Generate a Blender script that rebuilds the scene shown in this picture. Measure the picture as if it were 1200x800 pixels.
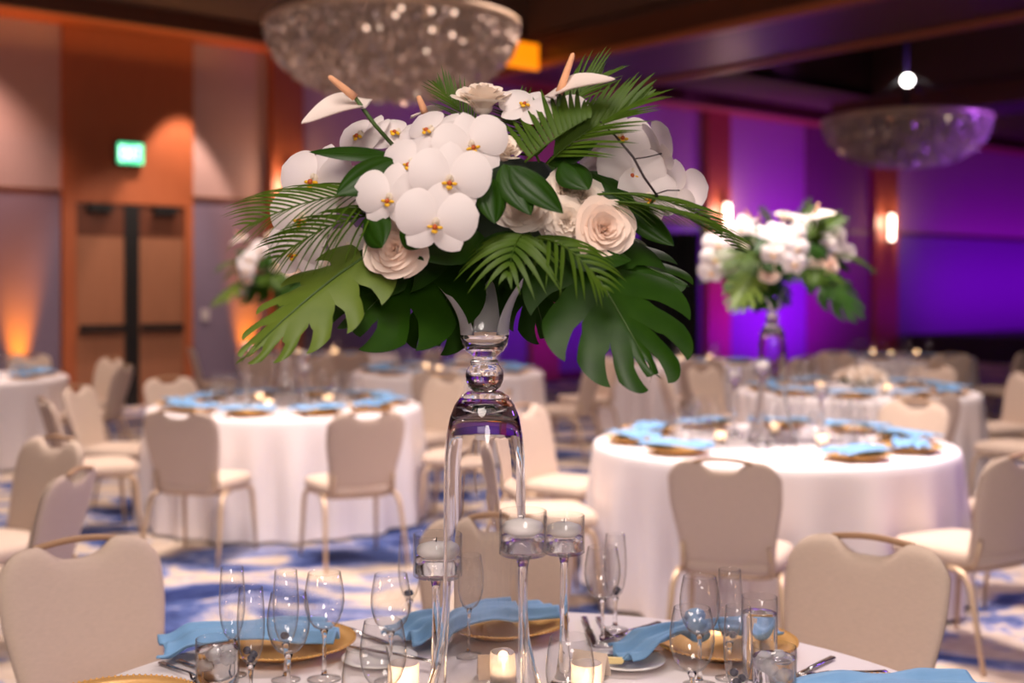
import bpy, bmesh, math, random
from mathutils import Vector, Matrix
for _o in list(bpy.data.objects): bpy.data.objects.remove(_o)
sc = bpy.context.scene
COL = sc.collection
PI = math.pi
R = random.Random(7)
# ------------------------------------------------------------------ camera
FPX, CAMH, HORIZ = 1450.0, 1.54, 340.0          # focal length in px of a 1200 px wide frame, eye height, horizon row
cam_d = bpy.data.cameras.new('camera'); cam = bpy.data.objects.new('camera', cam_d); COL.objects.link(cam)
cam.location = (0, 0, CAMH); cam.rotation_euler = (PI/2, 0, 0)
cam_d.sensor_width = 36; cam_d.lens = 36*FPX/1200; cam_d.shift_y = -(400-HORIZ)/1200
cam_d.dof.use_dof = True; cam_d.dof.focus_distance = 2.18; cam_d.dof.aperture_fstop = 2.3
cam_d.clip_start = .05; cam_d.clip_end = 200
sc.camera = cam
# ------------------------------------------------------------------ world, colour management
w = bpy.data.worlds.new('world'); sc.world = w; w.use_nodes = True
w.node_tree.nodes['Background'].inputs[0].default_value = (.5, .36, .38, 1)
w.node_tree.nodes['Background'].inputs[1].default_value = .05
vs = sc.view_settings; vs.view_transform = 'Standard'; vs.look = 'None'; vs.gamma = 1; vs.use_curve_mapping = False
vs.exposure = 0.16
sc.cycles.max_bounces = 16; sc.cycles.transmission_bounces = 14; sc.cycles.transparent_max_bounces = 32
sc.cycles.diffuse_bounces = 4; sc.cycles.glossy_bounces = 6
sc.cycles.sample_clamp_indirect = 4; sc.cycles.blur_glossy = .6
sc.cycles.use_denoising = True
# ------------------------------------------------------------------ room frame: u runs along the far wall, n towards it
WP = Vector((-6.38, 15.4, 0)); WU = Vector((.77, .638, 0)).normalized(); WN = Vector((-WU.y, WU.x, 0))
WROT = math.atan2(WU.y, WU.x)
def W(u, n, z=0): return WP + WU*u + WN*n + Vector((0, 0, z))
def P(px, py, Y): return Vector(((px-600)/FPX*Y, Y, CAMH-(py-HORIZ)/FPX*Y))
# ------------------------------------------------------------------ lights
def aim(o, d): o.rotation_euler = Vector(d).to_track_quat('-Z', 'Y').to_euler()
def area(name, loc, d, power, col, size, sy=None, spread=PI):
    l = bpy.data.lights.new(name, 'AREA'); l.energy = power; l.color = col; l.shape = 'RECTANGLE' if sy else 'DISK'; l.size = size
    if sy: l.size_y = sy
    l.spread = spread
    o = bpy.data.objects.new(name, l); COL.objects.link(o); o.location = loc; aim(o, d); return o
def spot(name, loc, d, power, col, ang, blend=.5, rad=.05):
    l = bpy.data.lights.new(name, 'SPOT'); l.energy = power; l.color = col; l.spot_size = math.radians(ang); l.spot_blend = blend; l.shadow_soft_size = rad
    o = bpy.data.objects.new(name, l); COL.objects.link(o); o.location = loc; aim(o, d); return o
WARM = (1, .80, .70); PURP = (.32, .0, 1.0); AMB = (1, .27, .0)
area('ceiling_wash_front', (-.6, -.8, 4.2), (.05, .62, -1), 135, (1, .87, .80), 1.9)
area('front_fill', (.9, -3.2, 2.7), (-.15, 1, -.14), 92, (1, .88, .82), 1.5)  # added soft fill from behind the camera, lights bouquet and near chairs
area('downlight_cluster_left', (-1.6, 6.6, 4.9), (0, .03, -1), 122, (1, .85, .78), 1.4, None, 1.9)
area('downlight_cluster_right', (1.6, 5.7, 4.9), (0, .03, -1), 138, (1, .86, .80), 1.4, None, 1.9)
area('downlight_cluster_table', (.3, 2.6, 4.9), (0, -.03, -1), 88, (1, .88, .82), 1.4, None, 1.9)
area('downlight_cluster_back', (0, 12.3, 4.7), (0, 0, -1), 95, (1, .78, .70), 2.2, None, 2.2)
area('downlight_cluster_far_left', (-4.6, 10.6, 4.7), (0, 0, -1), 90, (1, .80, .70), 1.6, None, 2.2)
area('downlight_cluster_far_right', (3.6, 9.6, 4.7), (0, 0, -1), 60, (1, .83, .78), 1.8, None, 2.2)
area('stage_wash_blue', (6.5, 6.6, 3.4), (-1, -.45, -.45), 20, (.24, .10, 1), .7, None, 1.6)
for u, pw in ((-.0, 900), (3.15, 800)):
    spot('amber_uplight', W(u+.22, -.24, .12), W(0, 0, 1.5)-W(0, -.24, .12), pw, AMB, 30, 1)
spot('door_downlight', W(2.35, -.85, 4.9), W(0, 0, 1.2)-W(0, -.85, 4.9), 520, (1, .74, .62), 50, .4)
spot('door_fill', W(1.7, -3.2, 4.7), W(0, 0, 1.3)-W(0, -3.2, 4.7), 330, (1, .80, .68), 44, .6)  # added fill that brightens the door leaves
spot('panel_downlight', W(-.8, -1.2, 4.9), W(0, 0, 2.4)-W(0, -1.2, 4.9), 420, (1, .66, .55), 90, .8)
for u, ln, pw, zz0 in ((9.6, 5.5, 60, .2), (14.95, 2.2, 150, .2), (17.4, 1.4, 16, .2), (26.5, 13, 200, .75)):
    o = area('purple_uplight', W(u, -2.4, zz0), W(0, 0, 2.1)-W(0, -2.4, zz0), pw, PURP, ln, .2, 1.9)
    o.rotation_euler = (PI/2+math.atan2(2.1-zz0, 2.4), 0, WROT)
spot('purple_chandelier_fill', (10.5, 17.0, 2.6), (-4.6, 1.6, 1.2), 1600, (.34, .10, 1), 40, .8)  # added spot that turns the far chandelier purple
spot('purple_cove', W(11.5, -6.0, 4.5), (0, 0, 1), 120, (.28, .06, 1), 140, .8)
spot('purple_floor_wash', W(16, -3.5, 4.8), (-.2, -.2, -1), 90, (.4, .12, 1), 120, .8)
area('amber_cornice', W(1.0, -.6, 4.55), (0, 0, 1), 8, (1, .5, .15), 4.0, .4).rotation_euler = (PI, 0, WROT)
# ------------------------------------------------------------------ materials
def lin(c):
    f = lambda x: x/12.92 if x <= .04045 else ((x+.055)/1.055)**2.4
    return (f(c[0]/255), f(c[1]/255), f(c[2]/255), 1)
def newmat(name):
    m = bpy.data.materials.new(name); m.use_nodes = True; nt = m.node_tree
    return m, nt, nt.nodes['Principled BSDF']
def setp(b, **k):
    for a, v in k.items():
        b.inputs[a.replace('_', ' ')].default_value = v
def mat(name, rgb, rough=.5, metal=0, var=0, vscale=30, bump=0, bscale=200, stretch=None, **k):
    m, nt, b = newmat(name); c = lin(rgb); b.inputs['Base Color'].default_value = c
    b.inputs['Roughness'].default_value = rough; b.inputs['Metallic'].default_value = metal
    for a, v in k.items(): b.inputs[a.replace('_', ' ')].default_value = v
    if var or bump:
        tc = nt.nodes.new('ShaderNodeTexCoord'); mp = nt.nodes.new('ShaderNodeMapping')
        nt.links.new(tc.outputs['Object'], mp.inputs[0])
        if stretch: mp.inputs['Scale'].default_value = stretch
    if var:
        nz = nt.nodes.new('ShaderNodeTexNoise'); nz.inputs['Scale'].default_value = vscale; nz.inputs['Detail'].default_value = 4
        nt.links.new(mp.outputs[0], nz.inputs['Vector'])
        mx = nt.nodes.new('ShaderNodeMix'); mx.data_type = 'RGBA'
        mx.inputs[6].default_value = tuple(x*(1-var) for x in c[:3])+(1,); mx.inputs[7].default_value = tuple(min(1, x*(1+var)) for x in c[:3])+(1,)
        nt.links.new(nz.outputs[0], mx.inputs[0]); nt.links.new(mx.outputs[2], b.inputs['Base Color'])
    if bump:
        n2 = nt.nodes.new('ShaderNodeTexNoise'); n2.inputs['Scale'].default_value = bscale
        nt.links.new(mp.outputs[0], n2.inputs['Vector'])
        bp = nt.nodes.new('ShaderNodeBump'); bp.inputs['Strength'].default_value = bump; bp.inputs['Distance'].default_value = .01
        nt.links.new(n2.outputs[0], bp.inputs['Height']); nt.links.new(bp.outputs[0], b.inputs['Normal'])
    return m
def emis(name, rgb, strength):
    m, nt, b = newmat(name); b.inputs['Base Color'].default_value = lin(rgb)
    b.inputs['Emission Color'].default_value = lin(rgb); b.inputs['Emission Strength'].default_value = strength
    return m
def petalmat(name, rgb, rough=.55, transl=.35):
    m, nt, b = newmat(name); c = lin(rgb); setp(b, Base_Color=c, Roughness=rough)
    b.inputs['Specular IOR Level'].default_value = .25
    t = nt.nodes.new('ShaderNodeBsdfTranslucent'); t.inputs[0].default_value = c
    mx = nt.nodes.new('ShaderNodeMixShader'); mx.inputs[0].default_value = transl
    nt.links.new(b.outputs[0], mx.inputs[1]); nt.links.new(t.outputs[0], mx.inputs[2])
    nt.links.new(mx.outputs[0], nt.nodes['Material Output'].inputs[0])
    return m
def leafmat(name, rgb, rgb2, rough=.38):
    m, nt, b = newmat(name); setp(b, Roughness=rough); b.inputs['Specular IOR Level'].default_value = .26
    tc = nt.nodes.new('ShaderNodeTexCoord'); nz = nt.nodes.new('ShaderNodeTexNoise'); nz.inputs['Scale'].default_value = 22; nz.inputs['Detail'].default_value = 3
    nt.links.new(tc.outputs['Object'], nz.inputs['Vector'])
    mx = nt.nodes.new('ShaderNodeMix'); mx.data_type = 'RGBA'; mx.inputs[6].default_value = lin(rgb); mx.inputs[7].default_value = lin(rgb2)
    nt.links.new(nz.outputs[0], mx.inputs[0]); nt.links.new(mx.outputs[2], b.inputs['Base Color'])
    t = nt.nodes.new('ShaderNodeBsdfTranslucent'); nt.links.new(mx.outputs[2], t.inputs[0])
    ms = nt.nodes.new('ShaderNodeMixShader'); ms.inputs[0].default_value = .22
    nt.links.new(b.outputs[0], ms.inputs[1]); nt.links.new(t.outputs[0], ms.inputs[2])
    nt.links.new(ms.outputs[0], nt.nodes['Material Output'].inputs[0])
    return m
def thinglass(name, edge=.50, bumpv=0, power=4.2):
    m, nt, b = newmat(name); nt.nodes.remove(b); N = nt.nodes; L = nt.links
    lw = N.new('ShaderNodeLayerWeight'); lw.inputs[0].default_value = .5
    pw = N.new('ShaderNodeMath'); pw.operation = 'POWER'; pw.inputs[1].default_value = power; L.new(lw.outputs['Facing'], pw.inputs[0])
    cr = N.new('ShaderNodeMix'); cr.data_type = 'RGBA'; cr.inputs[6].default_value = (.99, .99, .99, 1); cr.inputs[7].default_value = (edge, edge, edge, 1); L.new(pw.outputs[0], cr.inputs[0])
    tr = N.new('ShaderNodeBsdfTransparent'); L.new(cr.outputs[2], tr.inputs[0])
    gl = N.new('ShaderNodeBsdfGlossy'); gl.inputs['Roughness'].default_value = .03
    ma = N.new('ShaderNodeMath'); ma.operation = 'MULTIPLY_ADD'; ma.inputs[1].default_value = .6; ma.inputs[2].default_value = .045; L.new(pw.outputs[0], ma.inputs[0])
    mx = N.new('ShaderNodeMixShader'); L.new(ma.outputs[0], mx.inputs[0]); L.new(tr.outputs[0], mx.inputs[1]); L.new(gl.outputs[0], mx.inputs[2])
    if bumpv:
        tc = N.new('ShaderNodeTexCoord'); vo = N.new('ShaderNodeTexVoronoi'); vo.inputs['Scale'].default_value = 260; L.new(tc.outputs['Object'], vo.inputs['Vector'])
        bp = N.new('ShaderNodeBump'); bp.inputs['Strength'].default_value = bumpv; bp.inputs['Distance'].default_value = .003; L.new(vo.outputs[0], bp.inputs['Height'])
        L.new(bp.outputs[0], gl.inputs['Normal']); L.new(bp.outputs[0], lw.inputs['Normal'])
        tl = N.new('ShaderNodeBsdfTranslucent'); tl.inputs[0].default_value = (.9, .85, .8, 1); m2 = N.new('ShaderNodeMixShader'); m2.inputs[0].default_value = .5
        L.new(mx.outputs[0], m2.inputs[1]); L.new(tl.outputs[0], m2.inputs[2]); mx = m2
    L.new(mx.outputs[0], N['Material Output'].inputs[0])
    return m
def solidglass(name, ior=1.5, rough=0.0, col=(1, 1, 1, 1)):
    m, nt, b = newmat(name); nt.nodes.remove(b)
    g = nt.nodes.new('ShaderNodeBsdfGlass'); g.inputs['IOR'].default_value = ior; g.inputs['Roughness'].default_value = rough; g.inputs[0].default_value = col
    nt.links.new(g.outputs[0], nt.nodes['Material Output'].inputs[0]); return m
M = {}
M['chair_fabric'] = mat('chair_fabric', (209, 186, 168), .85, 0, .13, 60, .3, 420, (1, 1, 7), Specular_IOR_Level=.2)
M['chair_metal'] = mat('champagne_metal', (205, 176, 146), .38, .35)
M['chair_handle'] = mat('tan_handle', (176, 138, 104), .5, .1)
M['linen'] = mat('linen', (236, 226, 226), .8, 0, .03, 5, .06, 500, Specular_IOR_Level=.15)
M['napkin'] = mat('blue_napkin', (126, 172, 216), .62, 0, .06, 40, .2, 900)
M['gold'] = mat('gold_charger', (222, 170, 98), .34, .35, .05, 12)
M['steel'] = mat('cutlery_steel', (190, 185, 182), .18, 1)
M['china'] = mat('white_china', (238, 233, 230), .2)
M['butter'] = mat('butter', (245, 222, 160), .5)
M['berry'] = mat('blueberry', (36, 34, 52), .5, 0, .3, 300)
M['wax'] = mat('candle_wax', (238, 230, 226), .5)
M['card'] = mat('cream_card', (226, 208, 192), .7)
M['glass'] = thinglass('clear_glass')
M['glass_hob'] = thinglass('textured_glass', .7, .9, 2.5)
M['solid'] = solidglass('solid_glass', 1.48)
M['vase'] = solidglass('vase_glass', 1.46, 0, (.985, .985, .985, 1))
M['vase_petal'], _nt, _b = newmat('cut_glass_petal'); setp(_b, Base_Color=(.95, .93, .93, 1), Roughness=.06, Transmission_Weight=.62, IOR=1.45)
M['water'] = solidglass('water', 1.33)
M['ice'], _nt, _b = newmat('ice'); _t = _nt.nodes.new('ShaderNodeBsdfTransparent'); _m = _nt.nodes.new('ShaderNodeMixShader'); _m.inputs[0].default_value = .35
setp(_b, Base_Color=(.93, .93, .95, 1), Roughness=.3); _nt.links.new(_t.outputs[0], _m.inputs[1]); _nt.links.new(_b.outputs[0], _m.inputs[2]); _nt.links.new(_m.outputs[0], _nt.nodes['Material Output'].inputs[0])
M['flame'] = emis('flame', (255, 214, 160), 14)
M['petal_white'] = petalmat('white_petal', (236, 225, 222), .55, .25)
M['petal_cream'] = petalmat('cream_rose_petal', (250, 236, 222), .6, .25)
M['petal_blush'] = petalmat('blush_rose_petal', (250, 228, 212), .6, .25)
M['lip'] = mat('orchid_lip_yellow', (232, 178, 24), .5)
M['throat'] = mat('orchid_throat', (176, 74, 18), .5, 0, .4, 300)
M['column'] = petalmat('orchid_column', (244, 232, 214))
M['spathe'] = petalmat('spathe_white', (240, 224, 214), .3, .15)
M['spadix'] = mat('spadix_peach', (238, 174, 130), .6, 0, .08, 200, .4, 900)
M['leaf'] = leafmat('glossy_leaf', (24, 54, 6), (44, 78, 10), .42)
M['leaf_lt'] = leafmat('light_leaf', (82, 106, 32), (112, 130, 50), .45)
M['palm'] = leafmat('palm_leaf', (46, 76, 10), (84, 108, 24), .5)
M['stem'] = mat('green_stem', (64, 88, 34), .5)
M['twig'] = mat('dark_twig', (44, 28, 30), .5)
M['foam'] = mat('floral_foam', (16, 30, 12), .9)
M['dark_core'] = mat('bouquet_core', (22, 40, 14), .9)
# ------------------------------------------------------------------ object helpers
def link(o): COL.objects.link(o); return o
def thing(name, label, cat, loc=(0, 0, 0), rz=0, group=None):
    o = link(bpy.data.objects.new(name, None)); o.location = loc; o.rotation_euler = (0, 0, rz); o.empty_display_size = .05
    o['label'] = label; o['category'] = cat
    if group: o['group'] = group
    return o
def tag(o, label, cat, group=None):
    o['label'] = label; o['category'] = cat
    if group: o['group'] = group
    return o
class MB:
    def __init__(s): s.v = []; s.f = []
    def add(s, vs_, fs, T=None):
        k = len(s.v)
        s.v += [(T @ Vector(p)) if T else Vector(p) for p in vs_]
        s.f += [tuple(i+k for i in f) for f in fs]; return s
    def grid(s, pts, closeu=False, closev=False, T=None):     # pts[i][j]
        nu, nv = len(pts), len(pts[0]); vs_ = [p for r in pts for p in r]; fs = []
        for i in range(nu if closeu else nu-1):
            for j in range(nv if closev else nv-1):
                a, b = i, (i+1) % nu; c, d = j, (j+1) % nv
                fs.append((a*nv+c, b*nv+c, b*nv+d, a*nv+d))
        return s.add(vs_, fs, T)
    def lathe(s, prof, n=32, T=None, cap=True):                  # prof: [(r, z)]
        pts = [[(r*math.cos(2*PI*i/n), r*math.sin(2*PI*i/n), z) for (r, z) in prof] for i in range(n)]
        return s.grid(pts, closeu=True, T=T)
    def tube(s, path, rad, n=8, T=None):
        path = [Vector(p) for p in path]; m = len(path); pts = []; up = None
        for i, p in enumerate(path):
            t = (path[min(i+1, m-1)]-path[max(i-1, 0)]).normalized()
            if up is None: up = Vector((0, 0, 1)) if abs(t.z) < .9 else Vector((0, 1, 0))
            a = t.cross(up).normalized(); b = a.cross(t).normalized(); up = b
            r = rad[i] if isinstance(rad, (list, tuple)) else rad
            pts.append([p+a*(r*math.cos(2*PI*k/n))+b*(r*math.sin(2*PI*k/n)) for k in range(n)])
        k0 = len(s.v); s.grid(pts, closev=True, T=T)
        s.f.append(tuple(k0+k for k in range(n))[::-1]); s.f.append(tuple(k0+(m-1)*n+k for k in range(n))); return s
    def box(s, a, b, T=None):
        (x0, y0, z0), (x1, y1, z1) = a, b
        vs_ = [(x0,y0,z0),(x1,y0,z0),(x1,y1,z0),(x0,y1,z0),(x0,y0,z1),(x1,y0,z1),(x1,y1,z1),(x0,y1,z1)]
        return s.add(vs_, [(3,2,1,0),(4,5,6,7),(0,1,5,4),(1,2,6,5),(2,3,7,6),(3,0,4,7)], T)
    def ball(s, c, r, n=12, m=8, T=None):
        rx, ry, rz = r if isinstance(r, (list, tuple)) else (r, r, r)
        pts = [[(c[0]+rx*math.sin(PI*j/m)*math.cos(2*PI*i/n), c[1]+ry*math.sin(PI*j/m)*math.sin(2*PI*i/n), c[2]-rz*math.cos(PI*j/m)) for j in range(m+1)] for i in range(n)]
        return s.grid(pts, closeu=True, T=T)
    def mesh(s, name, m, smooth=True, merge=1e-5, bevel=0):
        me = bpy.data.meshes.new(name); me.from_pydata([tuple(v) for v in s.v], [], s.f)
        bm = bmesh.new(); bm.from_mesh(me)
        if merge: bmesh.ops.remove_doubles(bm, verts=bm.verts, dist=merge)
        bmesh.ops.recalc_face_normals(bm, faces=bm.faces)
        if bevel: bmesh.ops.bevel(bm, geom=list(bm.edges), offset=bevel, segments=2, affect='EDGES', clamp_overlap=True)
        bm.to_mesh(me); bm.free()
        if smooth: me.polygons.foreach_set('use_smooth', [True]*len(me.polygons))
        me.materials.append(M[m] if isinstance(m, str) else m); return me
    def obj(s, name, m, parent=None, loc=(0, 0, 0), **k):
        o = link(bpy.data.objects.new(name, s.mesh(name, m, **k))); o.parent = parent; o.location = loc; return o
def structure(name, mb, m, parent=None, **k):
    o = mb.obj(name, m, parent, **k)
    if not parent: o['kind'] = 'structure'
    return o
KIDS = {}
def copy_tree(o, parent=None):
    c = link(o.copy()); c.parent = parent
    for ch in o.children: copy_tree(ch, c)
    return c
def place(src, loc, rz=0, label=None, group=None, first={}):
    if src.name not in first: first[src.name] = 1; o = src
    else: o = copy_tree(src)
    o.location = loc; o.rotation_euler = (0, 0, rz)
    if label: o['label'] = label
    if group: o['group'] = group
    elif 'group' in o: del o['group']
    return o
def frame(loc, z, y, scale=1.0):                                   # z: normal, y: up hint
    z = Vector(z).normalized(); y = Vector(y); y = (y-z*y.dot(z)).normalized(); x = y.cross(z)
    m = Matrix((x, y, z)).transposed().to_4x4()
    return Matrix.Translation(loc) @ m @ Matrix.Scale(scale, 4)
def sm(a, b, x):
    t = max(0, min(1, (x-a)/(b-a))); return t*t*(3-2*t)
def clampi(x, a, b): return max(a, min(b, x))
exec_parts = []
#==SETTING==
# ------------------------------------------------------------------ the room
def carpet():
    m, nt, b = newmat('carpet'); N = nt.nodes; L = nt.links
    tc = N.new('ShaderNodeTexCoord'); mp = N.new('ShaderNodeMapping'); mp.inputs['Scale'].default_value = (.75, 1.1, 1); mp.inputs['Rotation'].default_value = (0, 0, .25)
    L.new(tc.outputs['Object'], mp.inputs[0])
    n1 = N.new('ShaderNodeTexNoise'); n1.inputs['Scale'].default_value = 1.7; n1.inputs['Detail'].default_value = 10; n1.inputs['Roughness'].default_value = .62; n1.inputs['Distortion'].default_value = 1.1
    L.new(mp.outputs[0], n1.inputs['Vector'])
    cr = N.new('ShaderNodeValToRGB'); e = cr.color_ramp.elements
    e[0].position = .36; e[0].color = lin((40, 50, 96)); e[1].position = .58; e[1].color = lin((198, 178, 160))
    x = cr.color_ramp.elements.new(.44); x.color = lin((78, 92, 142)); x = cr.color_ramp.elements.new(.495); x.color = lin((142, 142, 170)); x = cr.color_ramp.elements.new(.52); x.color = lin((190, 172, 158))
    L.new(n1.outputs[0], cr.inputs[0])
    n2 = N.new('ShaderNodeTexNoise'); n2.inputs['Scale'].default_value = 9; n2.inputs['Detail'].default_value = 6; n2.inputs['Distortion'].default_value = 2
    L.new(mp.outputs[0], n2.inputs['Vector'])
    mx = N.new('ShaderNodeMix'); mx.data_type = 'RGBA'; mx.blend_type = 'SOFT_LIGHT'; mx.inputs[0].default_value = .8
    L.new(cr.outputs[0], mx.inputs[6]); L.new(n2.outputs[0], mx.inputs[7])
    L.new(mx.outputs[2], b.inputs['Base Color']); setp(b, Roughness=.95); b.inputs['Specular IOR Level'].default_value = .1
    n3 = N.new('ShaderNodeTexNoise'); n3.inputs['Scale'].default_value = 350; bp = N.new('ShaderNodeBump'); bp.inputs['Strength'].default_value = .4
    L.new(tc.outputs['Object'], n3.inputs['Vector']); L.new(n3.outputs[0], bp.inputs['Height']); L.new(bp.outputs[0], b.inputs['Normal'])
    return m
def wood(name, c1, c2, rough=.45, sc_=(6, 6, .5)):
    m, nt, b = newmat(name); N = nt.nodes; L = nt.links
    tc = N.new('ShaderNodeTexCoord'); mp = N.new('ShaderNodeMapping'); mp.inputs['Scale'].default_value = sc_
    L.new(tc.outputs['Object'], mp.inputs[0])
    nz = N.new('ShaderNodeTexNoise'); nz.inputs['Scale'].default_value = 5; nz.inputs['Detail'].default_value = 5; L.new(mp.outputs[0], nz.inputs['Vector'])
    mx = N.new('ShaderNodeMix'); mx.data_type = 'RGBA'; mx.inputs[6].default_value = lin(c1); mx.inputs[7].default_value = lin(c2)
    L.new(nz.outputs[0], mx.inputs[0]); L.new(mx.outputs[2], b.inputs['Base Color']); setp(b, Roughness=rough); return m
U0, U1, N0, ZC = -9.0, 34.0, -23.0, 5.1
RT = Matrix.Translation(WP) @ Matrix.Rotation(WROT, 4, 'Z')         # room (u, n, z) -> world
def rbox(mb, u0, u1, n0, n1, z0, z1): return mb.box((u0, n0, z0), (u1, n1, z1), RT)
M['wall_up'] = mat('wall_fabric_light', (172, 142, 136), .9, 0, .05, 8)
M['wall_low'] = mat('wall_fabric_slate', (118, 104, 124), .9, 0, .05, 8)
M['wood'] = wood('cherry_panel', (150, 78, 44), (172, 96, 58))
M['wood_door'] = wood('door_wood', (136, 90, 64), (158, 106, 78))
M['wood_dark'] = wood('dark_wood', (84, 44, 26), (100, 54, 34))
M['ceil'] = mat('ceiling_paint', (92, 62, 44), .8)
M['ceil_cove'] = mat('coffer_paint', (150, 132, 130), .8)
M['blackm'] = mat('black_metal', (10, 9, 10), .5)
M['blackbox'] = mat('black_box', (7, 7, 9), .7)
structure('floor', rbox(MB(), U0, U1, N0, 0, -.1, 0), carpet(), smooth=False)
structure('wall_far', rbox(MB(), U0, U1, 0, .2, 0, 7), 'wall_up', smooth=False)
structure('wall_left', rbox(MB(), U0-.2, U0, N0, .2, 0, 7), 'wall_up', smooth=False)
structure('wall_right', rbox(MB(), U1, U1+.2, N0, .2, 0, 7), 'wall_low', smooth=False)
structure('wall_back', rbox(MB(), U0-.2, U1+.2, N0-.2, N0, 0, 7), 'wall_up', smooth=False)
# coffered ceiling: flat deck with two deep recesses, dropped beams between them
cof = [(-2.2, 6.3, -9.0, -2.7), (9.0, 14.6, -9.0, -2.7)]
cb = MB()
us = [U0, -2.2, 6.3, 9.0, 14.6, U1]
rbox(cb, U0, U1, -2.7, 0, ZC, ZC+.15); rbox(cb, U0, U1, N0, -9.0, ZC, ZC+.15)
for a, b_ in ((U0, -2.2), (6.3, 9.0), (14.6, U1)): rbox(cb, a, b_, -9.0, -2.7, ZC, ZC+.15)
structure('ceiling', cb, 'ceil', smooth=False, merge=0)
tn = [0]
def trim(mb, m, **k): tn[0] += 1; return structure('trim_%d' % tn[0], mb, m, smooth=False, **k)
for (a, b_, c, d) in cof:
    q = MB(); rbox(q, a, b_, c, d, 6.2, 6.3); trim(q, 'ceil_cove')
    q = MB(); rbox(q, a-.1, a, c-.1, d+.1, ZC, 6.3); rbox(q, b_, b_+.1, c-.1, d+.1, ZC, 6.3); rbox(q, a, b_, c-.1, c, ZC, 6.3); rbox(q, a, b_, d, d+.1, ZC, 6.3); trim(q, 'ceil', merge=0)
q = MB(); rbox(q, 6.6, 8.7, N0, -1.6, 4.72, ZC); trim(q, 'wood_dark')
q = MB(); rbox(q, 6.5, 6.66, N0, -1.6, 4.66, 4.76); rbox(q, 8.64, 8.8, N0, -1.6, 4.66, 4.76); trim(q, 'wood', merge=0)
q = MB(); rbox(q, 14.9, 16.3, N0, -1.6, 4.72, ZC); trim(q, 'wood_dark')
q = MB(); rbox(q, -4.6, -2.5, N0, -1.6, 4.72, ZC); trim(q, 'wood_dark')
q = MB(); rbox(q, U0, U1, -.9, 0, 4.95, ZC); trim(q, 'wood')
q = MB(); rbox(q, U0, U1, -1.0, -.9, 4.88, ZC); trim(q, 'wood_dark')
# far wall panels
def panel(u0, u1, z0, z1, m, d=.03):
    q = MB(); rbox(q, u0, u1, -d, 0, z0, z1); return trim(q, m)
panel(U0, .74, .12, 2.78, 'wall_low'); panel(2.55, 3.66, .12, 2.78, 'wall_low')
panel(4.28, 12.95, .12, 2.78, 'wall_low'); panel(13.7, 18.45, .12, 2.78, 'wall_low'); panel(19.4, U1, .12, 2.78, 'wall_low')
for a, b_ in ((-9, .74), (2.55, 3.66), (4.28, 12.95), (13.7, 18.45), (19.4, U1)): panel(a, b_, 2.78, 2.83, 'wood_dark', .05)
panel(16.2, 18.4, .12, 5.0, mat('maroon_fabric', (122, 74, 84), .9), .045)
panel(3.72, 4.22, 0, 4.95, 'wood', .16); panel(13.0, 13.66, 0, 4.95, 'wood', .16); panel(18.5, 19.35, 0, 4.95, 'wood', .16); panel(8.6, 9.2, 0, 4.95, 'wood', .16)
# wood surround of the door: head panel and jambs, the doorway left open between them
q = MB(); rbox(q, .76, .93, -.09, 0, 0, 4.95); rbox(q, 2.42, 2.54, -.09, 0, 0, 4.95); rbox(q, .93, 2.42, -.09, 0, 2.68, 4.95); trim(q, 'wood', merge=0)
structure('baseboard_far', rbox(rbox(rbox(rbox(MB(), U0, .74, -.05, 0, 0, .12), 2.55, 3.7, -.05, 0, 0, .12), 4.24, 12.98, -.05, 0, 0, .12), 13.68, 18.48, -.05, 0, 0, .12), 'wood_dark', smooth=False, merge=0)
dr = link(bpy.data.objects.new('door_1', None)); dr.location = W(1.675, -.02, 0); dr.rotation_euler = (0, 0, WROT); dr['kind'] = 'structure'
for s in (-1, 1):
    x0, x1 = (.09, .735) if s > 0 else (-.735, -.09)
    lf = MB().box((x0, -.045, .01), (x1, 0, 2.25)).obj('door_leaf', 'wood_door', dr, smooth=False)
    MB().box((x0, -.05, 2.25), (x1, 0, 2.67)).obj('transom_panel', 'wood_dark', dr, smooth=False)
    MB().box((x0+.03, -.12, 1.0), (x1-.03, -.06, 1.09)).box((x0+.05, -.07, 1.01), (x0+.11, -.045, 1.08)).box((x1-.11, -.07, 1.01), (x1-.05, -.045, 1.08)).obj('push_bar', 'blackm', dr, smooth=False, merge=0)
    MB().box((s*.45-.16, -.13, 2.56), (s*.45+.16, -.05, 2.66)).obj('door_closer', 'blackm', dr, smooth=False)
MB().box((-.1, -.065, 0), (.1, 0, 2.67)).obj('center_post', 'blackm', dr, smooth=False)
# wall plate beside the door
t = MB(); rbox(t, 2.68, 2.80, -.05, -.03, 1.12, 1.28); tag(t.obj('light_switch', mat('switch_plate', (190, 180, 180), .5), smooth=False, bevel=.004), 'small pale wall switch plate just right of the double doors', 'switch')
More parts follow.
